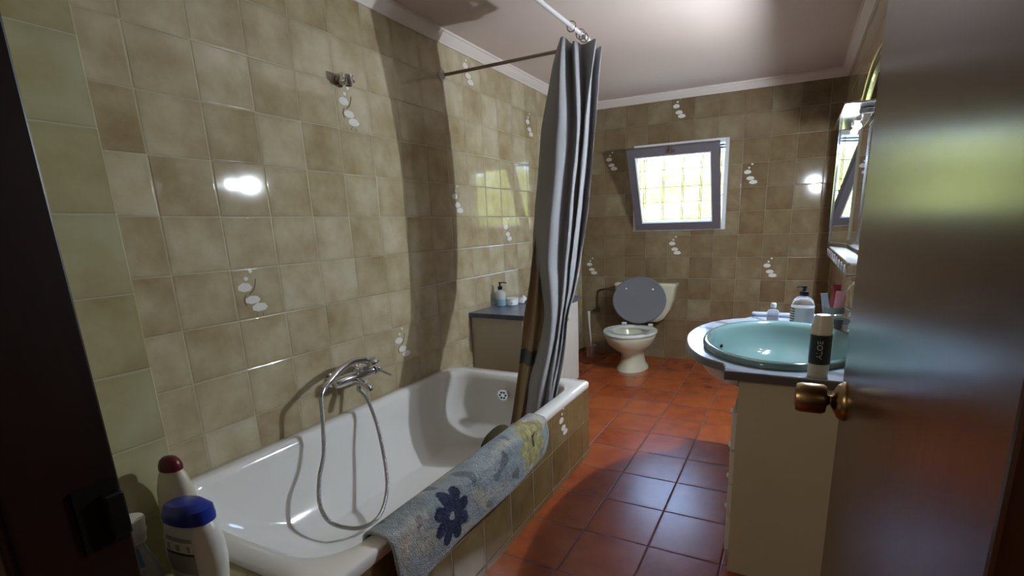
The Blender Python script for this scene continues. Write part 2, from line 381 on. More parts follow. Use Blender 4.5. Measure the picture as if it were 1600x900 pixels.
# hall behind the camera (closes the space)
bm = B(); box(bm, -1.2, 3.2, -2.7, -2.6, -.1, ZC); tag(obj('wall_hall_back', bm, M_hall), kind='structure')
bm = B(); box(bm, -1.3, -1.2, -2.6, -.6, -.1, ZC); tag(obj('wall_hall_left', bm, M_hall), kind='structure')
bm = B(); box(bm, 3.2, 3.3, -2.6, -.6, -.1, ZC); tag(obj('wall_hall_right', bm, M_hall), kind='structure')
bm = B(); box(bm, -1.2, 0, -.72, -.6, -.1, ZC); box(bm, XR + .12, 3.2, -.72, -.6, -.1, ZC); tag(obj('wall_hall_front', bm, M_hall), kind='structure')
bm = B(); box(bm, -1.2, 3.2, -2.6, -.6, -.12, 0); tag(obj('floor_hall', bm, M_hallf), kind='structure')
# door frame
bm = B(); box(bm, .54, .60, -.62, -.468, 0, 1.99, bev=.004); box(bm, 1.826, 1.88, -.62, -.565, 0, 1.99, bev=.004); box(bm, .54, 1.88, -.62, -.468, 1.95, 1.99)
box(bm, .46, .595, -.635, -.60, 0, 2.05, bev=.004); box(bm, 1.83, 1.96, -.635, -.60, 0, 2.05, bev=.004); box(bm, .46, 1.96, -.635, -.60, 1.95, 2.05)
fr = tag(obj('trim_4', bm, M_jamb), kind='structure')
bm = B(); box(bm, .595, .624, -.505, -.474, .615, .70, bev=.004); box(bm, .598, .606, -.54, -.474, .60, .72)
obj('latch_keeper', bm, mat('keeper_dark', (.012, .01, .009, 1), .4, metal=.6), fr)
# the open door leaf
bm = B(); box(bm, 1.782, 1.820, -.560, .200, .012, 1.945, bev=.003)
door = tag(obj('door_1', bm, M_door), kind='structure')
bm = B(); KY, KZ = .135, .816
lathe(bm, (1.782, KY, KZ), [(.0, 0), (.036, 0), (.036, -.004), (.030, -.012), (.016, -.019), (.011, -.022), (.0, -.022)][::1], 28, 'X')
obj('door_rosette', bm, M_brass, door, smooth=True)
bm = B(); lathe(bm, (1.764, KY, KZ), [(.0095, 0), (.0085, -.006), (.012, -.010), (.024, -.012), (.0275, -.018), (.0275, -.054), (.025, -.061), (.012, -.0635), (.0, -.064)], 28, 'X')
obj('door_knob', bm, M_brass, door, smooth=True)

# ------------------------------------------------------------------ window
bm = B()
for (a, b, c, d) in ((WX0, WX0 + .030, WZ0, WZ1), (WX1 - .030, WX1, WZ0, WZ1)): box(bm, a, b, YB - .012, YB + .05, c, d, bev=.003)
box(bm, WX0 + .03, WX1 - .03, YB - .012, YB + .05, WZ0, WZ0 + .022); box(bm, WX0 + .03, WX1 - .03, YB - .012, YB + .05, WZ1 - .03, WZ1)
win = tag(obj('window_1', bm, M_white), kind='structure')
# tilted-in hopper sash, hinged along its bottom edge
SX0, SX1, SB, SH = .500, 1.166, WZ0 + .024, .655
tilt = math.asin(.29 / SH)
def sash_pt(x, h, d):  # h along the sash, d = depth to the room side
    return (x, YB - .010 - h * math.sin(tilt) - d * math.cos(tilt), SB + h * math.cos(tilt) - d * math.sin(tilt))
def sbox(bm, x0, x1, h0, h1, d0, d1):
    vs = [bm.verts.new(sash_pt(x, h, d)) for x, h, d in ((x0, h0, d0), (x1, h0, d0), (x1, h1, d0), (x0, h1, d0), (x0, h0, d1), (x1, h0, d1), (x1, h1, d1), (x0, h1, d1))]
    for f in ((0, 3, 2, 1), (4, 5, 6, 7), (0, 1, 5, 4), (1, 2, 6, 5), (2, 3, 7, 6), (3, 0, 4, 7)): bm.faces.new([vs[i] for i in f])
bm = B(); fw = .058
sbox(bm, SX0, SX0 + fw, 0, SH, -.01, .032); sbox(bm, SX1 - fw, SX1, 0, SH, -.01, .032)
sbox(bm, SX0 + fw, SX1 - fw, 0, fw, -.01, .032); sbox(bm, SX0 + fw, SX1 - fw, SH - fw, SH, -.01, .032)
sash = obj('window_sash', bm, M_sash, win)
bm = B()
b_ = .007
sbox(bm, SX0 + fw, SX0 + fw + b_, fw, SH - fw, .006, .036); sbox(bm, SX1 - fw - b_, SX1 - fw, fw, SH - fw, .006, .036)
sbox(bm, SX0 + fw + b_, SX1 - fw - b_, fw, fw + b_, .006, .036); sbox(bm, SX0 + fw + b_, SX1 - fw - b_, SH - fw - b_, SH - fw, .006, .036)
obj('glazing_bead', bm, M_white, sash)
bm = B(); sbox(bm, SX0 + fw, SX1 - fw, fw, SH - fw, .008, .013); obj('window_pane', bm, M_glass, sash)
bm = B(); sbox(bm, .80, .86, SH - .038, SH - .018, .032, .046); sbox(bm, .822, .838, SH - .030, SH + .012, .040, .050); obj('window_latch', bm, M_dchrome, sash)
for x in (.62, .98):
    bm = B(); box(bm, x - .035, x + .035, YB - .022, YB - .010, WZ0 + .010, WZ0 + .026, bev=.002); box(bm, x - .008, x + .012, YB - .028, YB - .02, WZ0 + .008, WZ0 + .022); obj('window_hinge', bm, M_dchrome, win)
bm = B(); tube(bm, [(1.170, YB - .006, 1.33), (1.169, YB - .06, 1.325), (1.168, YB - .10, 1.32)], .004, 8); obj('window_stay', bm, M_dchrome, win)
# security grille on the outer face, shutter box slats at the top
g = thing('window_grille', 'thin dark metal bars outside behind the tilted window pane', 'grille', (.83, YB + .19, WZ0))
for x in (.50, .515, .66, .672, .82, .832, .965, .977, 1.11, 1.122):
    bm = B(); tube(bm, [(x, YB + .19, WZ0), (x, YB + .19, WZ1)], .0028, 6); obj('bar', bm, M_dark, g)
for z in (1.16, 1.30, 1.42, 1.56, 1.68):
    bm = B(); tube(bm, [(WX0, YB + .193, z), (WX1, YB + .193, z)], .0022, 6); obj('bar', bm, M_dark, g)
bm = B()
for k in range(3): box(bm, WX0 - .03, WX1 + .03, YB + .225, YB + .240, WZ1 - .045 + k * .02, WZ1 - .030 + k * .02)
tag(obj('roller_shutter', bm, mat('shutter_cream', (.6, .6, .5, 1), .5)), 'few pale slats of a raised shutter above the window opening', 'shutter')
# outside
bm = B(); box(bm, -14, 14, YB + .25, 22, -.5, -.3); tag(obj('ground', bm, mat('dry_grass', (.45, .44, .28, 1), .9, noise_amt=.3, noise_scale=3)), kind='structure')
bm = B(); n1, n2 = 90, 40; G = []
for i in range(n1 + 1):
    row = []
    for j in range(n2 + 1):
        x = -9 + 20 * i / n1; t = j / n2; z = -.32 + 2.6 * math.sin(min(t * 1.25, 1) * PI / 2); y = 8.5 + max(0, t - .62) * 3.2
        d = noise.noise(Vector((x * 2.2, y * 2, z * 2.5))) * .35 + noise.noise(Vector((x * 7, y * 7, z * 7))) * .12
        row.append(bm.verts.new((x, y - d, z + d * .5)))
    G.append(row)
for i in range(n1):
    for j in range(n2): bm.faces.new((G[i][j], G[i + 1][j], G[i + 1][j + 1], G[i][j + 1]))
M_hedge = mat('hedge_leaves', (.38, .36, .10, 1), .8, noise_amt=.3, noise_scale=14)
tag(obj('hedge', bm, M_hedge, smooth=True), 'sunlit yellow green hedge seen through the small window', 'hedge')

# ------------------------------------------------------------------ bath and its tiled surround
bt = thing('bathtub', 'white enamel bathtub along the tiled left wall', 'bathtub', (.415, .53, 0))
RZ = .3906; CX, CY, HX, HY = .415, .537, .415, .807
rings = [rrect(CX, CY, HX - .004, HY - .004, .02, RZ - .034), rrect(CX, CY, HX, HY, .022, RZ - .028), rrect(CX, CY, HX, HY, .022, RZ - .006), rrect(CX, CY, HX - .006, HY - .006, .02, RZ),
         rrect(CX - .004, CY, HX - .052, HY - .060, .13, RZ + .001), rrect(CX - .004, CY, HX - .060, HY - .070, .13, RZ - .006), rrect(CX - .004, CY - .002, HX - .070, HY - .082, .14, RZ - .030)]
for t in (.15, .3, .45, .6, .75, .87, .95, 1.0):
    z = RZ - .03 - (.335 - .03) * math.sin(t * PI / 2) ** 1.0 if t < 1 else RZ - .335
    e = t ** 2.6
    rings.append(rrect(CX - .004, CY + .075 * t + .03 * e, HX - .072 - .025 * t - .095 * e, HY - .085 - .11 * t - .15 * e, .14 - .02 * e, RZ - .03 - .305 * t ** .8))
bm = B(); loft(bm, rings, cap0=False); obj('tub', bm, M_enamel, bt, smooth=True, auto=60)
# overflow on the far end, drain
bm = B(); c = Vector((.40, 1.232, .300)); lathe(bm, c, [(.0, -.012), (.030, -.012), (.032, -.004), (.032, .004), (.0, .004)], 24, 'Y')
of = obj('overflow', bm, M_chrome, bt, smooth=True)
bm = B()
for k in range(6):
    a = k * PI / 3; cc = (c.x + .016 * math.cos(a), c.y - .0135, c.z + .016 * math.sin(a)); lathe(bm, cc, [(.0, 0), (.0055, 0), (.0055, .002), (0, .002)], 10, 'Y')
obj('overflow_hole', bm, M_dark, of)
# tiled panel
bm = B(); box(bm, .001, .826, -.266, 1.338, 0, .020); box(bm, .792, .826, -.266, 1.338, .020, RZ - .034); box(bm, .001, .792, 1.32, 1.338, .02, RZ - .034); box(bm, .001, .792, -.266, -.25, .02, RZ - .034)
for f in bm.faces: pass
motif(bm, (.826, .966, .3655), (0, 1, 0), (0, 0, 1), (.16, .155))
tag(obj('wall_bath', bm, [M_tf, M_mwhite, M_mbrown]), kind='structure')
bm = B(); box(bm, .362, .826, YN, -.268, 0, RZ - .012, bev=.003)
tag(obj('tiled_ledge', bm, M_tt), 'olive brown tiled ledge at the near end of the bathtub carrying the bottles', 'ledge')

# ------------------------------------------------------------------ bath mixer with hand shower and hose
mx = thing('bath_mixer', 'chrome wall mixer above the bathtub with a lever', 'tap', (0, .60, .53))
bm = B()
lathe(bm, (0, .665, .545), [(.0, 0), (.031, .0), (.031, .006), (.020, .014), (.020, .05), (0, .05)], 24, 'X'); lathe(bm, (0, .52, .545), [(.0, 0), (.031, .0), (.031, .006), (.020, .014), (.020, .05), (0, .05)], 24, 'X')
lathe(bm, (.062, .48, .545), [(.0, 0), (.018, .002), (.023, .012), (.024, .10), (.024, .195), (.018, .212), (0, .215)], 24, 'Y')
obj('mixer_body', bm, M_chrome, mx, smooth=True)
bm = B(); tube(bm, catmull([(.070, .585, .53), (.10, .585, .524), (.135, .585, .512), (.145, .585, .492)], 6), lambda t: .015 - .003 * t, 14); obj('spout', bm, M_chrome, mx, smooth=True)
bm = B(); lathe(bm, (.066, .60, .512), [(.012, .02), (.012, 0), (.009, -.006), (.009, -.03)][::-1], 16, 'Z'); obj('hose_outlet', bm, M_dchrome, mx, smooth=True)
bm = B(); lathe(bm, (.066, .695, .545), [(.020, 0), (.022, .012), (.018, .022), (0, .024)], 20, 'Y', cap=True); tube(bm, catmull([(.07, .712, .55), (.10, .72, .535), (.135, .726, .520)], 6), lambda t: .0085 - .003 * t, 10); obj('lever', bm, M_chrome, mx, smooth=True)
bm = B(); box(bm, .060, .10, .600, .640, .566, .586, bev=.004); obj('cradle', bm, M_chrome, mx)
hs = thing('hand_shower', 'chrome hand shower lying across the bath mixer', 'hand shower', (.1, .5, .56))
bm = B(); tube(bm, catmull([(.112, .385, .558), (.108, .42, .578), (.100, .48, .605), (.092, .55, .620), (.088, .61, .615), (.088, .65, .600)], 8), lambda t: .010 + .005 * t, 14)
obj('shower_handle', bm, M_chrome, hs, smooth=True)
bm = B(); c = Vector((.09, .668, .588)); ax = Vector((.35, .25, -1)).normalized(); s1 = ax.orthogonal().normalized(); s2 = ax.cross(s1)
rings = [[c + ax * h + (s1 * math.cos(2 * PI * k / 24) + s2 * math.sin(2 * PI * k / 24)) * r for k in range(24)] for r, h in ((.006, -.026), (.020, -.020), (.030, -.004), (.032, .006), (.029, .010), (.002, .009))]
loft(bm, rings); obj('shower_head', bm, M_chrome, hs, smooth=True)
bm = B(); tube(bm, [(.112, .388, .560), (.118, .372, .548), (.121, .364, .534)], .0105, 12); obj('hose_nut', bm, M_dchrome, hs, smooth=True)
H = [(.121, .363, .538), (.127, .352, .441), (.150, .318, .33), (.18, .262, .262), (.215, .222, .185), (.262, .219, .127), (.330, .262, .094), (.36, .325, .092), (.345, .395, .112), (.290, .480, .158), (.21, .555, .245), (.152, .590, .36), (.10, .604, .45), (.067, .600, .488)]
bm = B(); tube(bm, catmull(H, 10), .0075, 12)
tag(obj('shower_hose', bm, M_hosem, smooth=True), 'ribbed metal shower hose looping down into the bathtub', 'hose')
hd = thing('shower_bracket', 'small chrome shower bracket fixed high on the left wall', 'bracket', (0, .74, 1.72))
bm = B(); lathe(bm, (0, .745, 1.722), [(.0, 0), (.022, 0), (.022, .006), (.014, .014), (.012, .045), (0, .046)], 20, 'X'); obj('bracket_base', bm, M_dchrome, hd, smooth=True)
bm = B(); lathe(bm, (.052, .745, 1.700), [(.012, 0), (.017, 0), (.019, .030), (.019, .038), (.013, .038), (.012, 0)], 20, 'Z', cap=False)
for dy in (-.03, .02): box(bm, .035, .060, .745 + dy, .755 + dy, 1.712, 1.742, bev=.003)
obj('bracket_cup', bm, M_chrome, hd, smooth=True)

# ------------------------------------------------------------------ curtain rods
rod = thing('curtain_rail', 'thin shower curtain rail turning a corner below the ceiling', 'curtain rail', (0, 1.438, 1.9))
bm = B(); tube(bm, [(.004, 1.438, 1.900), (.35, 1.438, 1.903), (.790, 1.438, 1.908)], .0078, 12); obj('short_rail', bm, M_rodb, rod, smooth=True)
bm = B(); tube(bm, catmull([(.790, 1.438, 1.908), (.812, 1.428, 1.907), (.822, 1.40, 1.906), (.824, 1.2, 1.903), (.82, .9, 1.90), (.815, .4, 1.90), (.81, 0, 1.90), (.81, -.45, 1.90), (.81, YN + .002, 1.90)], 5), .0085, 12)
obj('long_rail', bm, M_rodw, rod, smooth=True)
bm = B(); lathe(bm, (0, 1.438, 1.900), [(.0, 0), (.026, 0), (.027, .006), (.020, .014), (.012, .022), (0, .022)], 24, 'X'); obj('rail_flange', bm, M_rodw, rod, smooth=True)
TOP = [(0.675, 1.48, 1.881), (0.63, 1.42, 1.818), (0.762, 1.22, 1.881), (0.774, 1.3, 1.881), (0.808, 1.25, 1.871), (0.815, 1.34, 1.881), (0.881, 1.3, 1.881), (0.832, 1.42, 1.881), (0.874, 1.4, 1.881), (0.815, 1.48, 1.881)]
ring0 = None
RL = ['metal curtain ring on the white long rail, farthest from the corner', 'metal curtain ring on the white long rail, middle one of three', 'metal curtain ring on the white long rail, next to the corner',
      'metal curtain ring on the brown short rail, nearest the tiled wall', 'metal curtain ring on the brown short rail, middle one of three', 'metal curtain ring on the brown short rail, next to the corner']
for i, (p, ax) in enumerate(((( .828, 1.175, 1.898), 'Y'), ((.829, 1.27, 1.898), 'Y'), ((.827, 1.31, 1.898), 'Y'), ((.650, 1.438, 1.898), 'X'), ((.70, 1.438, 1.898), 'X'), ((.755, 1.438, 1.898), 'X'))):
    if ring0 is None:
        bm = B(); torus(bm, (0, 0, 0), .0185, .0024, 'Y'); ring0 = obj('curtain_ring', bm, M_dchrome, smooth=True); o = ring0
    else:
        o = ring0.copy(); COL.objects.link(o)
    o.location = p; o.rotation_euler = (0, 0, PI / 2 + .25 * i if ax == 'X' else .3 * i)
    tag(o, RL[i], 'curtain ring', 'rings holding the shower curtain')

# ------------------------------------------------------------------ shower curtain (folded sheet) and cream liner
ROWS = [(1.543, [(0.571, 1.52), (0.562, 1.42), (0.703, 1.27), (0.759, 1.345), (0.787, 1.32), (0.792, 1.39), (0.813, 1.35), (0.811, 1.43), (0.84, 1.4), (0.782, 1.5)]), (1.282, [(0.538, 1.52), (0.528, 1.42), (0.674, 1.27), (0.73, 1.345), (0.759, 1.32), (0.765, 1.39), (0.786, 1.35), (0.783, 1.43), (0.813, 1.4), (0.754, 1.5)]), (1.004, [(0.524, 1.49), (0.517, 1.394), (0.656, 1.249), (0.706, 1.322), (0.734, 1.298), (0.737, 1.365), (0.758, 1.327), (0.753, 1.404), (0.782, 1.375), (0.723, 1.471)]), (0.862, [(0.572, 1.416), (0.573, 1.329), (0.688, 1.198), (0.723, 1.264), (0.746, 1.242), (0.745, 1.303), (0.763, 1.268), (0.755, 1.338), (0.779, 1.312), (0.728, 1.399)]), (0.721, [(0.617, 1.342), (0.628, 1.264), (0.716, 1.147), (0.731, 1.205), (0.748, 1.186), (0.74, 1.241), (0.756, 1.209), (0.743, 1.272), (0.762, 1.248), (0.718, 1.327)]), (0.563, [(0.623, 1.261), (0.63, 1.192), (0.714, 1.09), (0.732, 1.141), (0.749, 1.124), (0.744, 1.172), (0.758, 1.145), (0.748, 1.199), (0.766, 1.179), (0.726, 1.247)]), (0.432, [(0.613, 1.194), (0.614, 1.134), (0.697, 1.044), (0.722, 1.089), (0.739, 1.074), (0.737, 1.116), (0.751, 1.092), (0.744, 1.14), (0.762, 1.122), (0.724, 1.182)]), (0.27, [(0.578, 1.194), (0.58, 1.134), (0.664, 1.044), (0.689, 1.089), (0.706, 1.074), (0.704, 1.116), (0.718, 1.092), (0.711, 1.14), (0.729, 1.122), (0.69, 1.182)])]
LINER = [(1.759, [(0.666, 1.4), (0.67, 1.44), (0.707, 1.38), (0.707, 1.43), (0.755, 1.36)]), (1.295, [(0.58, 1.4), (0.592, 1.44), (0.635, 1.38), (0.643, 1.43), (0.699, 1.36)]), (0.997, [(0.541, 1.333), (0.55, 1.373), (0.594, 1.313), (0.599, 1.363), (0.656, 1.293)]), (0.846, [(0.531, 1.3), (0.541, 1.34), (0.586, 1.28), (0.592, 1.33), (0.65, 1.26)]), (0.694, [(0.513, 1.267), (0.533, 1.307), (0.584, 1.247), (0.599, 1.297), (0.665, 1.227)]), (0.479, [(0.504, 1.22), (0.522, 1.24), (0.574, 1.19), (0.587, 1.235), (0.654, 1.17)]), (0.317, [(0.493, 1.18), (0.505, 1.21), (0.554, 1.16), (0.561, 1.205), (0.624, 1.14)]), (0.178, [(0.475, 1.15), (0.484, 1.18), (0.532, 1.13), (0.536, 1.175), (0.598, 1.12)])]
def sheet(rows, wob=.006, k=10, kz=6):
    """rows: list of lists of 3D points (same count), smoothed along both ways"""
    hor = [catmull(r, k) for r in rows]; n = len(hor[0])
    cols = [catmull([hor[a][i] for a in range(len(hor))], kz) for i in range(n)]
    bm = B(); V = []
    for i, c in enumerate(cols):
        V.append([])
        for j, p in enumerate(c):
            w = noise.noise(Vector((i * .11, p.z * 3.2, 3))) * wob * (1 - .6 * p.z / 1.9) * 2 + noise.noise(Vector((i * .3, p.z * 9, 7))) * wob * .5
            V[-1].append(bm.verts.new((p.x + w, p.y + w * .6, p.z)))
    nz = len(cols[0])
    for i in range(n - 1):
        for j in range(nz - 1): bm.faces.new((V[i][j], V[i + 1][j], V[i + 1][j + 1], V[i][j + 1]))
    return bm
cr_ = [[Vector(p) for p in TOP]] + [[Vector((x, y, z)) for x, y in r] for z, r in ROWS]
bm = sheet(cr_)
cur = obj('shower_curtain', bm, M_curt, smooth=True, auto=180, recalc=False)
s = cur.modifiers.new('thick', 'SOLIDIFY'); s.thickness = .0016
tag(cur, 'grey fabric shower curtain gathered at the rail corner and tucked into the tub', 'curtain')
lr = [[Vector((x, y, z)) for x, y in r] for z, r in LINER]
bm = sheet(lr, .004)
for f in bm.faces:
    z = f.calc_center_median().z
    if .46 < z < .535 and (int(z * 110) % 2 == 0 or .48 < z < .52): f.material_index = 1
ln = obj('curtain_liner', bm, [M_liner, M_lband], smooth=True, auto=180, recalc=False)
s = ln.modifiers.new('thick', 'SOLIDIFY'); s.thickness = .0012
tag(ln, 'cream curtain liner with a dark band hanging behind the grey curtain', 'curtain')

# ------------------------------------------------------------------ bath mat over the rim
def towel():
    bm = B(); lay = None
    prof = []   # section from inner hem over the rim to outer hem (x, z)
    y0, y1 = -.075, .800
    NU, NV = 180, 90
    cl = bm.loops.layers.float_color.new('Col')
    def section(v, y):
        # v 0..1 ; lengths: inner drop di, top, outer drop do
        fy = (y - y0) / (y1 - y0)
        di = .045 + .05 * math.exp(-((y - .70) / .055) ** 2) + .008 * math.sin(y * 13)
        do = .125 + .035 * (1 - fy) - .01 * math.sin(y * 9) - .05 * max(0, (fy - .93) / .07) ** 2
        w = .075; L_ = di + w + do; s = v * L_
        xin, xout, zt = .762, .846, RZ + .014
        if s < di: return Vector((xin - .003 - .25 * (di - s), y, zt - .012 - (di - s) * .95))
        if s < di + w:
            t = (s - di) / w; a = t
            return Vector((xin + (xout - xin) * (.5 - .5 * math.cos(PI * (t * .8 + .1)) - .0245) / .951, y, zt - .012 + .014 * math.sin(PI * t) ** .5))
        d = s - di - w
        return Vector((xout + .004 + .012 * math.sin(min(d * 14, 1.6)), y, zt - .014 - d))
    V = []
    for i in range(NU + 1):
        u = i / NU; V.append([])
        for j in range(NV + 1):
            v = j / NV; y = y0 + (y1 - y0) * u
            # rounded corners
            e = max(0, 1 - (1 - v) / .12); y_ = y
            if v > .88: y_ = (y0 + y1) / 2 + (y - (y0 + y1) / 2) * (1 - .045 * ((v - .88) / .12) ** 2)
            p = section(v, y_); 
            nn = noise.noise(Vector((u * 90, v * 30, 1))) * .0022 + noise.noise(Vector((u * 12, v * 5, 5))) * .004
            p += Vector((nn * .8, 0, nn * .6)); V[-1].append(bm.verts.new(p))
    def colour(u, v):
        y = y0 + (y1 - y0) * u
        a, b = (y), v * .28
        n = noise.noise(Vector((y * 7, b * 9, 2))) ; n2 = noise.noise(Vector((y * 45, b * 45, 4)))
        base = Vector((.29, .33, .35)) + Vector((.08, .08, .08)) * n
        n3 = noise.noise(Vector((y * 5 + 9, b * 11, 8)))
        if n3 > .12: base = base.lerp(Vector((.46, .42, .38)), min(1, (n3 - .12) * 4))
        def flower(cy, cb, R, pet, col, ctr, ph=0, asp=1.0):
            nonlocal base
            dy, db = (y - cy), (b - cb) * asp; r = math.hypot(dy, db); th = math.atan2(db, dy) + ph
            rr = R * (.55 + .45 * abs(math.cos(pet / 2 * th)) ** .55)
            if r < rr:
                base = Vector(col) * (1 + .35 * n2)
                if abs(math.cos(pet / 2 * th)) < .12 and r > R * .2: base = base * 1.25
            if r < R * .15: base = Vector(ctr)
        # pale leaf shapes around the dark flower
        for (cy, cb, la, lb, an) in ((.31, .215, .075, .022, .9), (.04, .19, .05, .03, .3), (.22, .27, .06, .02, .2)):
            dy, db = y - cy, b - cb; q = math.cos(an) * dy + math.sin(an) * db; w_ = -math.sin(an) * dy + math.cos(an) * db
            if (q / la) ** 2 + (w_ / lb) ** 2 < 1: base = base.lerp(Vector((.42, .40, .33)), .75)
        dn = noise.noise(Vector((y * 16 + 3, b * 16, 11)))
        if dn > .32: base = base.lerp(Vector((.07, .07, .10)), .55)
        flower(.155, .185, .082, 8, (.035, .042, .08), (.32, .34, .32), .2)
        flower(.665, .185, .098, 7, (.34, .31, .15), (.30, .27, .12), .4)
        # little dark stalk on the yellow flower
        dy, db = y - .665, b - .185
        if abs(dy) < .005 and abs(db) < .022: base = Vector((.04, .035, .01))
        if abs(dy - .012) < .016 and abs(db + .012 + dy * .3) < .004: base = Vector((.04, .035, .01))
        base = base * (1 + .18 * n2)
        edge = min(u, 1 - u) * (y1 - y0); 
        if edge < .012 or v > .965: base = Vector((.30, .33, .33))
        return (max(0, base.x), max(0, base.y), max(0, base.z), 1)
    for i in range(NU):
        for j in range(NV):
            f = bm.faces.new((V[i][j], V[i + 1][j], V[i + 1][j + 1], V[i][j + 1]))
            for l, (a, b) in zip(f.loops, ((i, j), (i + 1, j), (i + 1, j + 1), (i, j + 1))): l[cl] = colour(a / NU, b / NV)
    m = mat('bath_mat_pile', (.5, .5, .5, 1), .95, bump=.5, bscale=260); nt = m.node_tree; b = nt.nodes['Principled BSDF']
    at = nt.nodes.new('ShaderNodeVertexColor'); at.layer_name = 'Col'; nt.links.new(at.outputs[0], b.inputs['Base Color']); b.inputs['Specular IOR Level'].default_value = .1
    o = obj('bath_mat', bm, m, smooth=True, auto=180, recalc=False)
    s = o.modifiers.new('thick', 'SOLIDIFY'); s.thickness = .007; s.offset = 0
    tag(o, 'blue grey fluffy bath mat with dark and yellow flowers over the tub rim', 'bath mat')
towel()

bm = B(); bmesh.ops.create_uvsphere(bm, u_segments=28, v_segments=16, radius=1, matrix=Matrix.Translation((.672, .70, .318)) @ Matrix.Rotation(.25, 4, 'X') @ Matrix.Diagonal((.040, .095, .034, 1)))
for v in bm.verts: v.co += Vector((1, 1, 1)) * noise.noise(v.co * 30) * .004
tag(obj('bath_sponge', bm, mat('olive_sponge', (.045, .040, .012, 1), .95, bump=.6, bscale=300), smooth=True), 'dark olive sponge against the inner tub side behind the bath mat', 'sponge')

# ------------------------------------------------------------------ bottles on the ledge
LZ = RZ - .012
def label_patch(bm, c, rx, ry, z0, z1, a0, a1, fn, pw=2.0, nu=16, nv=16, prof=None, off=.0008):
    V = []
    for j in range(nv + 1):
        z = z0 + (z1 - z0) * j / nv; k = prof(z) if prof else 1; V.append([])
        for i in range(nu + 1):
            a = a0 + (a1 - a0) * i / nu; ca, sa = math.cos(a), math.sin(a)
            V[-1].append(bm.verts.new((c[0] + math.copysign(abs(ca) ** (2 / pw), ca) * (rx * k + off), c[1] + math.copysign(abs(sa) ** (2 / pw), sa) * (ry * k + off), z)))
    for j in range(nv):
        for i in range(nu):
            f = bm.faces.new((V[j][i], V[j][i + 1], V[j + 1][i + 1], V[j + 1][i])); f.material_index = fn((i + .5) / nu, (j + .5) / nv)
def interp(prof):
    def f(z):
        for (r0, h0), (r1, h1) in zip(prof, prof[1:]):
            if h0 <= z <= h1: return r0 + (r1 - r0) * (z - h0) / (h1 - h0 + 1e-9)
        return prof[-1][0]
    return f
def spin(o, ang):  # turn about own vertical axis (an Empty)
    o.rotation_euler = (0, 0, ang)
def child(name, bm, m, par, smooth=True, auto=40):
    o = obj(name, bm, m, None, smooth, auto); o.parent = par; return o
# blue capped shampoo (stands on its base, flat oval)
t = thing('shampoo_bottle', 'white shampoo bottle with a wide blue cap, front of the ledge bottles', 'bottle', (.560, -.352, LZ))
P = [(.62, 0), (.80, .006), (.92, .04), (1.0, .085), (.97, .125), (.86, .152), (.74, .166)]
fP = interp(P); bm = B(); rings = []
for q in range(25):
    h = .166 * q / 24; rings.append(circ((0, 0, h), .084 * fP(h), 40, 'Z', .036 * fP(h), 2.3))
loft(bm, rings); child('bottle_body', bm, M_white_p, t)
bm = B(); rings = [circ((0, 0, h), .064 * k, 40, 'Z', .034 * k, 2.3) for k, h in ((.92, .164), (1.04, .166), (1.06, .176), (1.0, .185), (.80, .195), (.74, .197))]
rings = [[(x - (.010 if a >= 4 else 0), y, z + (.10 * (x + .03) if a >= 3 else 0)) for x, y, z in r_] for a, r_ in enumerate(rings)]
loft(bm, rings); child('cap', bm, M_blue, t)
bm = B()
def shampoo_label(u, v):
    if v > .93: return 1
    if v > .74: return 1 if (int(u * 9) % 3 == 1 and v < .88 and v > .77) else 0
    if v > .70: return 2
    if v > .36: return 3 if int(v * 40) % 2 else 1
    if .12 < v < .27 and .2 < u < .72: return 2
    return 0
label_patch(bm, (0, 0, 0), .084, .036, .016, .140, -PI * .66, -PI * .34, shampoo_label, 2.3, 36, 44, fP)
child('label', bm, [M_white_p, M_lgrey, M_ldark, M_lgrey], t)
t.scale = (.92, 1, 1.07); spin(t, .12)
# maroon capped bottle behind
t = thing('lotion_bottle', 'ivory lotion bottle with a rounded maroon cap behind the shampoo', 'bottle', (.424, -.304, LZ))
P2 = [(.78, 0), (.86, .004), (.92, .03), (1.0, .09), (.98, .13), (.88, .17), (.68, .20), (.52, .212)]
fQ = interp(P2); bm = B(); rings = []
for q in range(27):
    h = .240 * q / 26; rings.append(circ((0, 0, h), .052 * fQ(h * .212 / .24), 36, 'Z', .028 * fQ(h * .212 / .24), 2.2))
loft(bm, rings); child('bottle_body', bm, M_ivory, t)
bm = B(); loft(bm, [circ((0, 0, h), .027 * k, 32, 'Z', .019 * k, 2.2) for k, h in ((.98, .240), (1.04, .242), (1.02, .252), (.85, .264), (.55, .271), (.1, .273))]); child('cap', bm, M_red, t)
bm = B(); label_patch(bm, (0, 0, 0), .052, .028, .02, .165, -PI * .68, -PI * .40, lambda u, v: 1 if (.80 < v < .87 and .2 < u < .8) else (2 if v < .70 and int(v * 26) % 2 == 0 and u < .7 else 0), 2.2, 20, 30, fQ); child('label', bm, [M_ivory, M_ldark, M_lgrey], t)
spin(t, .2)
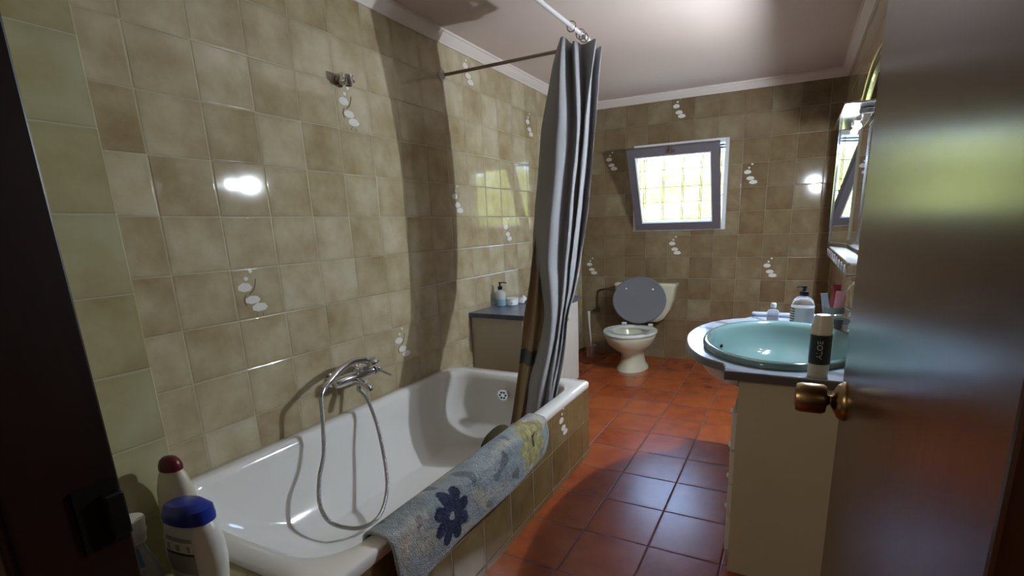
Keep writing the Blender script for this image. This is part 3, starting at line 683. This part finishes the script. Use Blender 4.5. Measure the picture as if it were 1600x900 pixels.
# translucent bottle next to the frame
t = thing('clear_bottle', 'clear bottle with a white flip cap and blue label beside the door frame', 'bottle', (.468, -.422, LZ))
P3 = [(.90, 0), (1.0, .006), (1.0, .06), (.86, .085), (.62, .110), (.50, .126), (.50, .134)]
fR = interp(P3); bm = B(); loft(bm, [circ((0, 0, .134 * q / 20), .045 * fR(.134 * q / 20), 32, 'Z', .030 * fR(.134 * q / 20)) for q in range(21)]); child('bottle_body', bm, M_frost, t)
bm = B(); loft(bm, [circ((0, 0, h), r, 28) for r, h in ((.022, .134), (.024, .136), (.025, .150), (.028, .160), (.026, .166), (.029, .186), (.027, .190))]); child('cap', bm, M_white_p, t)
bm = B(); label_patch(bm, (0, 0, 0), .045, .030, .082, .128, -PI * .75, -PI * .2, lambda u, v: 0 if v > .15 else 1, 2, 20, 8, fR, .0012); child('label', bm, [M_lblue, M_lwhite], t)
spin(t, .4)

# ------------------------------------------------------------------ cabinet beyond the bath
cb = thing('low_cabinet', 'cream low cabinet with dark slate top beyond the far end of the tub', 'cabinet', (.176, 1.95, 0))
bm = B(); box(bm, .002, .345, 1.560, 2.365, 0, .628, bev=.002); obj('carcass', bm, M_cab, cb)
for (a, b) in ((1.568, 1.830), (1.836, 2.098), (2.104, 2.360)):
    bm = B(); box(bm, .345, .358, a, b, .06, .618, bev=.002); d_ = obj('cabinet_door', bm, M_cabw, cb)
    bm = B(); lathe(bm, (.358, a + .03, .53), [(0, 0), (.006, 0), (.005, .008), (.011, .012), (.010, .020), (0, .022)], 14, 'X'); obj('door_knob', bm, M_dchrome, d_, smooth=True)
bm = B(); box(bm, .0, .368, 1.540, 2.375, .628, .656, bev=.003)
tag(obj('slate_worktop', bm, M_slate), 'dark slate worktop on the low cabinet beyond the tub', 'worktop')
WT = .656
t = thing('soap_dispenser', 'clear soap dispenser with black pump on the slate worktop beside the wall', 'soap dispenser', (.058, 1.815, WT))
bm = B(); lathe(bm, (0, 0, 0), [(.030, 0), (.034, .004), (.034, .045)], 28); child('soap', bm, M_soapb, t)
bm = B(); lathe(bm, (0, 0, 0), [(.034, .045), (.034, .078), (.030, .090), (.012, .098), (.012, .104)], 28); child('bottle_body', bm, M_frost, t)
bm = B(); lathe(bm, (0, 0, 0), [(.014, .104), (.015, .106), (.015, .124), (.006, .126), (.005, .140), (.009, .142), (.009, .150), (0, .151)], 18); tube(bm, [(0, 0, .146), (.025, .012, .147), (.036, .018, .142)], .0035, 8); child('pump', bm, M_black, t)
t = thing('cream_jar', 'small round white jar on the slate worktop next to the dispenser', 'jar', (.110, 1.860, WT))
bm = B(); lathe(bm, (0, 0, 0), [(.034, 0), (.040, .006), (.042, .032), (.041, .036)], 30); child('jar_body', bm, M_soapw, t)
bm = B(); lathe(bm, (0, 0, 0), [(.041, .036), (.044, .037), (.044, .046), (.040, .049), (0, .050)], 30); child('lid', bm, M_white_p, t)
bm = B(); label_patch(bm, (0, 0, 0), .0415, .0415, .010, .026, -PI * .36, -PI * .22, lambda u, v: 1 if (u - .25) ** 2 * 3 + (v - .5) ** 2 < .12 else 0, 2, 12, 8); child('label', bm, [M_soapw, M_lblue], t)
bm = B(); V = []
for i in range(15):
    V.append([bm.verts.new((.09 + .075 * i / 14 * .9, 1.93 + .09 * j / 12, WT + .004 + .030 * math.sin(PI * i / 14) * math.sin(PI * j / 12) * (1 + .8 * noise.noise(Vector((i * .6, j * .6, 1)))) + .018 * (i / 14) * math.sin(PI * j / 12))) for j in range(13)])
for i in range(14):
    for j in range(12): bm.faces.new((V[i][j], V[i + 1][j], V[i + 1][j + 1], V[i][j + 1]))
o = tag(obj('folded_cloth', bm, M_tissue, smooth=True, auto=180), 'crumpled white cloth on the slate worktop half behind the curtain', 'cloth'); s = o.modifiers.new('t', 'SOLIDIFY'); s.thickness = .004
t = thing('figurine', 'small dark figurine with a pale top at the far corner of the slate worktop', 'figurine', (.315, 2.290, WT))
bm = B(); lathe(bm, (0, 0, 0), [(.022, 0), (.026, .003), (.020, .012), (.022, .030), (.014, .042)], 16); child('figurine_base', bm, M_black, t)
bm = B(); lathe(bm, (0, 0, 0), [(.014, .042), (.020, .055), (.014, .068), (.016, .080), (.010, .094), (0, .098)], 16); child('figurine_top', bm, mat('figurine_pale', (.38, .30, .26, 1), .5, noise_amt=.6, noise_scale=60), t)

# ------------------------------------------------------------------ toilet
tl = thing('toilet', 'cream toilet with raised grey lid under the small window', 'toilet', (.60, 3.0, 0))
def oval(cx, cy, rx, ry, z, n=40, back=.82):
    out = []
    for i in range(n):
        a = 2 * PI * i / n; y = math.sin(a); out.append((cx + rx * math.cos(a), cy + (ry if y < 0 else ry * back) * y, z))
    return out
bm = B()
rr = [(.585, 2.96, .125, .190, 0), (.585, 2.96, .122, .185, .015), (.585, 2.965, .098, .150, .05), (.585, 2.965, .088, .135, .10), (.583, 2.955, .092, .150, .14), (.580, 2.935, .135, .200, .175), (.578, 2.920, .178, .235, .220), (.578, 2.912, .196, .252, .265), (.578, 2.91, .200, .256, .290), (.578, 2.91, .196, .252, .297),
      (.578, 2.905, .145, .195, .297), (.578, 2.905, .135, .18, .27), (.578, 2.92, .10, .13, .20), (.578, 2.94, .05, .06, .16)]
loft(bm, [oval(*r) for r in rr]); obj('bowl', bm, M_porc, tl, smooth=True, auto=60)
for s_ in (-1, 1):
    bm = B(); lathe(bm, (.585 + s_ * .112, 3.02, .035), [(0, 0), (.008, 0), (.008, s_ * .006), (0, s_ * .008)], 10, 'X'); obj('bolt_cap', bm, M_dchrome, tl)
bm = B(); loft(bm, [oval(.578, 2.91, .208, .262, .300), oval(.578, 2.91, .212, .266, .308), oval(.578, 2.91, .206, .258, .320), oval(.578, 2.905, .140, .185, .320), oval(.578, 2.905, .132, .178, .310), oval(.578, 2.905, .134, .180, .300)], cap0=False, cap1=False)
st = obj('toilet_seat', bm, M_seat, tl, smooth=True, auto=60)
# water
bm = B(); bm.faces.new([bm.verts.new(p) for p in oval(.578, 2.93, .085, .11, .19)]); obj('water', bm, mat('water', (.35, .40, .40, 1), .03), tl)
# cistern tapering to its bottom
bm = B(); cis = []
for (z, x0, x1, y0) in ((.335, .470, .735, 3.19), (.36, .440, .770, 3.18), (.44, .395, .820, 3.165), (.52, .375, .845, 3.16), (.632, .362, .862, 3.155)):
    cx, hx = (x0 + x1) / 2, (x1 - x0) / 2; cis.append(rrect(cx, (y0 + YB - .004) / 2, hx, (YB - .004 - y0) / 2, .03, z, 5))
loft(bm, cis); obj('cistern', bm, M_porc, tl, smooth=True, auto=50)
bm = B(); loft(bm, [rrect(.612, 3.243, .258, .091, .03, z, 5) for z in (.632, .636)] + [rrect(.612, 3.243, .256, .089, .03, .650, 5), rrect(.612, 3.243, .245, .08, .03, .656, 5)]); obj('cistern_lid', bm, M_porc, tl, smooth=True, auto=50)
# lid, raised and leaning back
bm = B(); lc = Vector((.588, 3.115, .525)); la = math.radians(9)
def lidp(u, v, d): return (lc.x + u, lc.y + v * math.sin(la) + d * -math.cos(la), lc.z + v * math.cos(la) + d * math.sin(la))
def lring(k, d):
    out = []
    for i in range(44):
        a = 2 * PI * i / 44; y = math.sin(a); out.append(lidp(.222 * k * math.cos(a), .190 * k * y, d))
    return out
loft(bm, [lring(.94, 0), lring(.99, .002), lring(1.0, .008), lring(.985, .014), lring(.94, .015), lring(.90, .011), lring(.3, .009)])
obj('toilet_lid', bm, M_lid, tl, smooth=True, auto=30)
for s_ in (-.11, .11):
    bm = B(); lathe(bm, (.588 + s_, 3.07, .333), [(0, -.02), (.012, -.018), (.012, .018), (0, .02)], 14, 'X'); obj('lid_hinge', bm, M_seat, tl, smooth=True)
    bm = B(); q = lidp(s_ * 1.0, .09, .011); lathe(bm, q, [(0, 0), (.008, 0), (.006, -.006), (0, -.007)], 12, 'Y'); obj('lid_buffer', bm, M_white_p, tl, smooth=True)
bm = B(); tube(bm, catmull([(.355, 3.25, .575), (.30, 3.27, .585), (.22, 3.30, .582), (.160, 3.322, .555), (.155, 3.322, .46), (.155, 3.322, .40)], 6), .006, 10)
tag(obj('water_pipe', bm, M_pipe, smooth=True), 'thin dark pipe bending down the back wall left of the toilet', 'pipe')
tv = thing('stop_valve', 'small dark stop valve on the back wall at the end of the pipe', 'valve', (.155, 3.33, .385))
bm = B(); lathe(bm, (.155, 3.338, .388), [(0, 0), (.018, 0), (.018, -.006), (.009, -.012), (.009, -.032), (0, -.033)], 16, 'Y'); obj('valve_body', bm, M_pipe, tv, smooth=True)
bm = B(); lathe(bm, (.120, 3.315, .388), [(0, 0), (.013, 0), (.013, .012), (0, .013)], 12, 'X'); obj('valve_handle', bm, M_pipe, tv, smooth=True)
tb = thing('toilet_brush', 'white toilet brush in a small pinkish pot left of the toilet', 'toilet brush', (.148, 3.17, 0))
bm = B(); lathe(bm, (.148, 3.17, 0), [(.036, 0), (.038, .003), (.046, .095), (.049, .100), (.047, .104), (.043, .100), (.036, .01)], 28, cap=False); bm.faces.new([bm.verts.new(p) for p in circ((.148, 3.17, .004), .035, 24)]); obj('pot', bm, M_pot, tb, smooth=True)
bm = B(); tube(bm, catmull([(.150, 3.17, .06), (.146, 3.17, .15), (.132, 3.175, .28), (.124, 3.18, .40)], 6), lambda t: .006 + .006 * max(0, t - .55) * 2, 12); obj('brush_handle', bm, M_white_p, tb, smooth=True)
bm = B(); lathe(bm, (.149, 3.17, .01), [(.026, 0), (.030, .02), (.030, .06), (.012, .075)], 20); obj('brush_head', bm, M_black, tb, smooth=True)

# ------------------------------------------------------------------ vanity
VF, VY0, VY1, CT = 1.562, .690, 1.640, .700
vn = thing('vanity_cabinet', 'cream vanity cabinet with small white knobs below the marble counter', 'cabinet', (1.74, 1.16, 0))
bm = B(); box(bm, VF, 1.928, VY0, VY0 + .018, 0, CT - .030, bev=.001); box(bm, VF, 1.928, VY1 - .018, VY1, 0, CT - .030, bev=.001); box(bm, VF, 1.928, VY0 + .018, VY1 - .018, .06, .078); box(bm, 1.915, 1.928, VY0 + .018, VY1 - .018, .078, CT - .030)
box(bm, VF + .03, VF + .045, VY0 + .018, VY1 - .018, 0, .06)
obj('carcass', bm, M_van, vn)
for (z0, z1) in ((.435, .558), (.315, .427), (.195, .307), (.075, .187)):
    bm = B(); box(bm, VF - .014, VF, VY0 + .006, VY0 + .330, z0, z1, bev=.002); d_ = obj('drawer', bm, M_cabw, vn)
    bm = B(); lathe(bm, (VF - .014, VY0 + .19, (z0 + z1) / 2), [(0, 0), (.005, 0), (.005, -.008), (.010, -.012), (.009, -.020), (0, -.022)], 14, 'X'); obj('drawer_knob', bm, M_white_p, d_, smooth=True)
for (a, b, k) in ((VY0 + .336, VY0 + .638, VY0 + .60), (VY0 + .644, VY0 + .944, VY0 + .68)):
    bm = B(); box(bm, VF - .014, VF, a, b, .075, .558, bev=.002); d_ = obj('cabinet_door', bm, M_cabw, vn)
    bm = B(); lathe(bm, (VF - .014, k, .42), [(0, 0), (.005, 0), (.005, -.008), (.010, -.012), (.009, -.020), (0, -.022)], 14, 'X'); obj('door_knob', bm, M_white_p, d_, smooth=True)
BX, BY, RX, RY = 1.662, 1.085, .262, .362
def counter_outline():
    pts = [(1.929, .668), (1.520, .668), (1.514, .725), (1.503, .758), (1.478, .776)]
    pts += [(x, y) for x, y, z in catmull([(1.478, .776, 0), (1.425, .826, 0), (1.372, .930, 0), (1.340, 1.050, 0), (1.326, 1.170, 0), (1.338, 1.310, 0), (1.382, 1.440, 0), (1.440, 1.520, 0), (1.505, 1.572, 0)], 5)][1:]
    return pts + [(1.522, 1.600), (1.526, 1.665), (1.929, 1.665)]
op = counter_outline()
def ray_out(a):
    d = Vector((math.cos(a), math.sin(a))); best = 9
    for (x0, y0), (x1, y1) in zip(op, op[1:] + op[:1]):
        e = Vector((x1 - x0, y1 - y0)); w = Vector((x0 - BX, y0 - BY)); den = d.x * e.y - d.y * e.x
        if abs(den) < 1e-9: continue
        t = (w.x * e.y - w.y * e.x) / den; u = (w.x * d.y - w.y * d.x) / den
        if t > 0 and -1e-6 <= u <= 1 + 1e-6: best = min(best, t)
    return (BX + d.x * best, BY + d.y * best)
angs = sorted([2 * PI * k / 90 - PI for k in range(90)] + [math.atan2(y - BY, x - BX) for x, y in op])
ol = [ray_out(a) for a in angs]; hl = [(BX + RX * .93 * math.cos(a), BY + RY * .93 * math.sin(a)) for a in [math.atan2(math.sin(a) * 1, math.cos(a)) for a in angs]]
def el_at(a, k):
    r = 1 / math.sqrt((math.cos(a) / (RX * k)) ** 2 + (math.sin(a) / (RY * k)) ** 2); return (BX + r * math.cos(a), BY + r * math.sin(a))
hl = [el_at(a, .93) for a in angs]
bm = B()
loft(bm, [[(x, y, CT - .028) for x, y in hl], [(x, y, CT - .028) for x, y in ol], [(x, y, CT - .004) for x, y in ol], [(x + (.003 if x < 1.9 else 0), y, CT) for x, y in ol], [(x, y, CT) for x, y in hl], [(x, y, CT - .028) for x, y in hl]], cap0=False, cap1=False, mfn=lambda a, i: 1 if a == 1 else 0)
ct = tag(obj('marble_counter', bm, [M_marble, M_medge]), 'grey marble counter bulging out around the aqua washbasin', 'counter')
bm = B(); box(bm, 1.528, 1.929, 1.622, 1.664, CT, CT + .018, bev=.007); obj('marble_upstand', bm, M_marble, ct)
# basin
bs = thing('washbasin', 'aqua green oval washbasin set in the marble counter', 'washbasin', (BX, BY, CT))
bm = B(); prof = [(.90, CT - .02), (.92, CT + .001), (1.0, CT + .001), (1.005, CT + .012), (.985, CT + .020), (.94, CT + .0215), (.905, CT + .014), (.885, CT + .002), (.86, CT - .02), (.80, CT - .06), (.70, CT - .095), (.52, CT - .118), (.3, CT - .128), (.08, CT - .130)]
loft(bm, [[(BX + RX * k * math.cos(2 * PI * i / 56), BY + RY * k * math.sin(2 * PI * i / 56), z) for i in range(56)] for k, z in prof], cap0=False); obj('basin', bm, M_aqua, bs, smooth=True, auto=60)
bm = B(); lathe(bm, (BX - RX * .80, BY + .07, CT - .040), [(0, 0), (.007, 0), (.007, .008), (0, .008)], 14, 'X'); obj('overflow_hole', bm, M_dark, bs)
bm = B(); lathe(bm, (BX, BY, CT - .131), [(.022, 0), (.024, .002), (.020, .004), (0, .003)], 18); obj('drain', bm, M_chrome, bs, smooth=True)
# white underside below the bulge
bm = B(); rings = []
for k, z in ((1.0, CT - .029), (.97, CT - .06), (.80, CT - .115), (.50, CT - .155), (.30, CT - .170)):
    a0 = math.acos((VF - .016 - 1.60) / (.245 * k)); rings.append([(1.60 + .245 * k * math.cos(a0 + (2 * PI - 2 * a0) * i / 40), 1.165 + .36 * k * math.sin(a0 + (2 * PI - 2 * a0) * i / 40), z) for i in range(41)])
loft(bm, rings, close=False)
obj('basin_apron', bm, mat('apron_white', (.52, .50, .46, 1), .35), vn, smooth=True, auto=50)
# tap
tp = thing('basin_tap', 'chrome basin tap with dark lever beside the toothbrush cup', 'tap', (1.905, 1.27, CT))
bm = B(); lathe(bm, (1.900, 1.27, CT + .020), [(.020, 0), (.020, .008), (.015, .012), (.015, .055), (.018, .062), (.016, .075), (0, .078)], 20); obj('tap_body', bm, M_chrome, tp, smooth=True)
bm = B(); tube(bm, catmull([(1.900, 1.27, CT + .060), (1.87, 1.267, CT + .075), (1.83, 1.262, CT + .075), (1.79, 1.258, CT + .058)], 6), lambda t: .012 - .003 * t, 12); obj('spout', bm, M_chrome, tp, smooth=True)
bm = B(); tube(bm, [(1.90, 1.27, CT + .095), (1.87, 1.275, CT + .112)], .006, 10); obj('lever', bm, M_dchrome, tp, smooth=True)
# things on the counter
t = thing('perfume_bottle', 'small square clear perfume bottle at the back left of the counter', 'perfume bottle', (1.622, 1.520, CT))
bm = B(); rs = [rrect(0, 0, .024 * k, .018 * k, .006 * k, z, 4) for k, z in ((.96, 0), (1, .003), (1, .044), (.8, .052), (.36, .055), (.36, .060))]; loft(bm, rs); child('bottle_body', bm, M_clear, t, auto=30)
bm = B(); loft(bm, [rrect(0, 0, .020, .014, .005, z, 4) for z in (.004, .026)]); child('perfume', bm, mat('perfume_tint', (.70, .66, .72, 1), .1, trans=.7), t)
bm = B(); lathe(bm, (0, 0, 0), [(.008, .060), (.012, .062), (.012, .078), (.009, .082), (0, .083)], 16); child('stopper', bm, M_frost, t)
t.location.z = CT + .0236 if False else CT
t = thing('handwash_bottle', 'clear hand soap bottle with black pump and dark striped label on the counter', 'soap dispenser', (1.735, 1.500, CT))
bm = B(); lathe(bm, (0, 0, 0), [(.034, .002), (.040, .006), (.040, .072)], 30, sx=1.05); child('soap', bm, M_soapw, t)
bm = B(); lathe(bm, (0, 0, 0), [(.040, .0), (.043, .004), (.043, .078), (.038, .100), (.024, .114), (.014, .118), (.014, .121)], 30, sx=1.05); child('bottle_body', bm, M_clear, t)
bm = B(); lathe(bm, (0, 0, 0), [(.018, .121), (.019, .123), (.018, .138), (.007, .142), (.006, .152), (.011, .153), (.011, .162), (0, .163)], 20); tube(bm, [(0, 0, .158), (-.020, -.010, .160), (-.030, -.014, .155)], .004, 8); child('pump', bm, M_black, t)
bm = B(); label_patch(bm, (0, 0, 0), .0452, .043, .012, .070, -PI * .98, -PI * .72, lambda u, v: 1 if int(v * 11) % 2 == 0 else 0, 2, 10, 22); child('label', bm, [M_lwhite, M_ldark], t)
bm = B(); tube(bm, catmull([(0, 0, 0), (.03, .01, .012), (.07, .015, .014), (.10, .02, .006)], 5), .007, 10)
# the cup and the tubes in it
CUPX, CUPY = 1.846, 1.435
t = thing('toothbrush_cup', 'grey glass cup with a dark band holding tubes beside the tap', 'cup', (CUPX, CUPY, CT))
bm = B(); lathe(bm, (0, 0, 0), [(.030, 0), (.034, .003), (.040, .085), (.041, .090), (.038, .090), (.033, .006), (0, .005)], 30); child('cup_body', bm, M_cup, t)
bm = B(); lathe(bm, (0, 0, 0), [(.0375, .046), (.0392, .046), (.0400, .054), (.0380, .054)], 30, cap=False); child('cup_band', bm, M_ldark, t)
def tubeobj(name, label, loc, lean, L_, w, m1, m2, cap=True):
    t = thing(name, label, 'tube', loc)
    bm = B(); loft(bm, [circ((lean[0] * h, lean[1] * h, h), w * (1 - .1 * h / L_), 20, 'Z', max(.002, w * (.95 - .9 * h / L_))) for h in [L_ * k / 8 for k in range(9)]]); child('tube_body', bm, m1, t)
    bm = B(); loft(bm, [circ((0, 0, h), r, 16) for r, h in ((w * .55, -.018), (w * .6, -.016), (w * .6, 0))]); child('tube_cap', bm, m2, t)
tubeobj('toothpaste_tube', 'pale blue tube leaning left in the grey cup', (CUPX - .018, CUPY, CT + .026), (-.20, .0), .115, .014, M_tblue, M_white_p)
tubeobj('toothpaste_tube', 'dark red tube standing at the back of the grey cup', (CUPX - .002, CUPY + .018, CT + .026), (.04, .05), .150, .017, M_lred, M_lred)
tubeobj('toothpaste_tube', 'pink tube standing in front of the red one in the grey cup', (CUPX + .010, CUPY - .014, CT + .026), (.05, -.02), .128, .019, M_pink, M_white_p)
t = thing('toothbrush', 'white toothbrush sticking out of the grey cup top right', 'toothbrush', (CUPX + .018, CUPY + .004, CT + .012))
bm = B(); tube(bm, [(0, 0, 0), (.008, .0, .10), (.028, .0, .158), (.045, 0, .178)], .0028, 8); child('handle', bm, M_ivory, t)
bm = B(); box(bm, .036, .050, -.004, .004, .166, .178); child('bristles', bm, M_white_p, t, smooth=False)
# roll-on bottle at the near edge
t = thing('deodorant_bottle', 'white roll-on bottle with black label on the near edge of the counter', 'deodorant', (1.768, .700, CT))
bm = B(); lathe(bm, (0, 0, 0), [(.0215, 0), (.0235, .003), (.0235, .028), (.0240, .030), (.0240, .104), (.0238, .105)], 30); child('bottle_body', bm, mat('deo_white', (.45, .44, .36, 1), .4), t)
bm = B(); lathe(bm, (0, 0, 0), [(.0238, .105), (.0238, .123), (.0205, .128), (.0200, .140), (.016, .147), (0, .149)], 30); child('cap', bm, mat('deo_cap', (.55, .53, .44, 1), .35), t)
bm = B(); loft(bm, [circ((0, 0, z), .0246, 36) for z in (.033, .102)], cap0=False, cap1=False); lb = child('label', bm, M_lgreen, t)
tc = bpy.data.curves.new('aloe', 'FONT'); tc.body = 'ALOE'; tc.size = .0175; tc.extrude = .0001; tc.align_x = 'CENTER'; tc.align_y = 'CENTER'
to = bpy.data.objects.new('tmp', tc); COL.objects.link(to); bpy.context.view_layer.update()
me = bpy.data.meshes.new_from_object(to); bpy.data.objects.remove(to)
for v in me.vertices:   # wrap the word round the label, reading upwards
    u, w = v.co.x, v.co.y; a = math.radians(-93) - w / .0248 * -1 * -1
    rr_ = .02475 + v.co.z
    a = math.radians(-93) - w / .0248
    v.co = (rr_ * math.cos(a), rr_ * math.sin(a), .068 + u)
me.materials.append(mat('label_print', (.45, .48, .45, 1), .5)); tw = bpy.data.objects.new('lettering', me); COL.objects.link(tw); tw.parent = lb

t.scale = (1.13, 1.13, 1.21)

# ------------------------------------------------------------------ mirror with lamps and shelf on the right wall
mr = thing('wall_mirror', 'tall silver mirror with an arched top on the right wall above the washbasin', 'mirror', (1.93, 1.5, 1.0))
Y0, Y1, MZ0, MZ1 = 1.00, 1.935, 1.00, 1.56
def arch(t): return MZ1 + .15 * math.sin(PI * t) ** .75
def panel(x, ins):
    return [(x, Y0 + ins, MZ0 + ins)] + [(x, Y0 + ins + (Y1 - Y0 - 2 * ins) * k / 30, arch(k / 30) - ins) for k in range(31)] + [(x, Y1 - ins, MZ0 + ins)]
bm = B(); loft(bm, [panel(1.929, 0), panel(1.916, 0)], cap1=False); obj('mirror_backing', bm, M_black, mr)
bm = B(); loft(bm, [panel(1.916, 0), panel(1.905, .012), panel(1.903, .030), panel(1.910, .040)], cap0=False, cap1=False); obj('mirror_frame', bm, M_bevel, mr)
bm = B(); bm.faces.new([bm.verts.new(p) for p in panel(1.910, .040)]); obj('mirror_glass', bm, M_mirror, mr)
bm = B(); tube(bm, [(1.900, Y0 + (Y1 - Y0) * k / 30, arch(k / 30) + .004) for k in range(31)], .007, 8); obj('arch_trim', bm, M_gold, mr, smooth=True)
# narrow side mirror, swung a little away from the wall
wa = math.radians(14.5); wo = Vector((1.920, 1.945, 0)); wd = Vector((-math.sin(wa), math.cos(wa), 0)); wn_ = Vector((-math.cos(wa), -math.sin(wa), 0))
def wbox(bm, a0, a1, d0, d1, z0, z1):
    vs = [bm.verts.new(wo + wd * a + wn_ * d + Vector((0, 0, z))) for a, d, z in ((a0, d0, z0), (a1, d0, z0), (a1, d1, z0), (a0, d1, z0), (a0, d0, z1), (a1, d0, z1), (a1, d1, z1), (a0, d1, z1))]
    for f in ((0, 3, 2, 1), (4, 5, 6, 7), (0, 1, 5, 4), (1, 2, 6, 5), (2, 3, 7, 6), (3, 0, 4, 7)): bm.faces.new([vs[k] for k in f])
bm = B(); wbox(bm, 0, .27, -.004, .006, 1.0, 1.60); wg = obj('side_mirror', bm, M_black, mr)
bm = B(); wbox(bm, .008, .262, .0062, .0068, 1.012, 1.588); obj('mirror_glass', bm, M_mirror, wg)
bm = B(); wbox(bm, .0, .27, .006, .012, 1.588, 1.604); wbox(bm, .0, .27, .006, .012, 1.0, 1.012); wbox(bm, .262, .272, -.004, .012, 1.0, 1.604); obj('mirror_frame', bm, M_bevel, wg)
# lamp bar with canopy above the mirror centre
lp = thing('mirror_lamp', 'lit double spot lamp under a small chrome canopy on the mirror', 'lamp', (1.86, 1.6, 1.5))
bm = B(); box(bm, 1.855, 1.903, 1.40, 1.70, 1.500, 1.520, bev=.004); box(bm, 1.800, 1.903, 1.30, 1.90, 1.520, 1.526, bev=.002); obj('canopy', bm, M_chrome, lp)
for y, pw in ((1.475, .12), (1.605, .88)):
    bm = B(); lathe(bm, (1.862, y, 1.482), [(.006, 0), (.012, .004), (.014, .018), (0, .019)], 16); obj('lamp_socket', bm, M_chrome, lp, smooth=True)
    bm = B(); bmesh.ops.create_uvsphere(bm, u_segments=16, v_segments=10, radius=.012, matrix=Matrix.Translation((1.862, y, 1.468))); obj('bulb', bm, M_bulb if pw > .5 else M_bulbw, lp, smooth=True)
    l = bpy.data.lights.new('bulb_light', 'POINT'); l.energy = LAMP_W * pw; l.shadow_soft_size = .012; l.color = (.84, .93, 1)
    lo = bpy.data.objects.new('bulb_light', l); COL.objects.link(lo); lo.location = (1.838, y, 1.468)
# scalloped shelf under the mirror
sh = thing('mirror_shelf', 'narrow scalloped chrome shelf below the mirror', 'shelf', (1.89, 1.6, .98))
bm = B(); box(bm, 1.845, 1.929, 1.05, 2.16, .985, .992, bev=.002); obj('shelf_board', bm, M_acry, sh)
bm = B(); tube(bm, [(1.845, 1.05, .950), (1.845, 2.16, .950)], .0035, 8); tube(bm, [(1.845, 1.05, .989), (1.845, 2.16, .989)], .0035, 8)
for k in range(9):
    y = 1.11 + k * .12; tube(bm, catmull([(1.842, y - .035, .951), (1.838, y - .022, .975), (1.837, y, .983), (1.838, y + .022, .975), (1.842, y + .035, .951)], 4), .003, 8)
for y in (1.08, 1.6, 2.13): tube(bm, [(1.845, y, .950), (1.929, y, .955)], .003, 8)
obj('shelf_gallery', bm, M_chrome, sh, smooth=True)
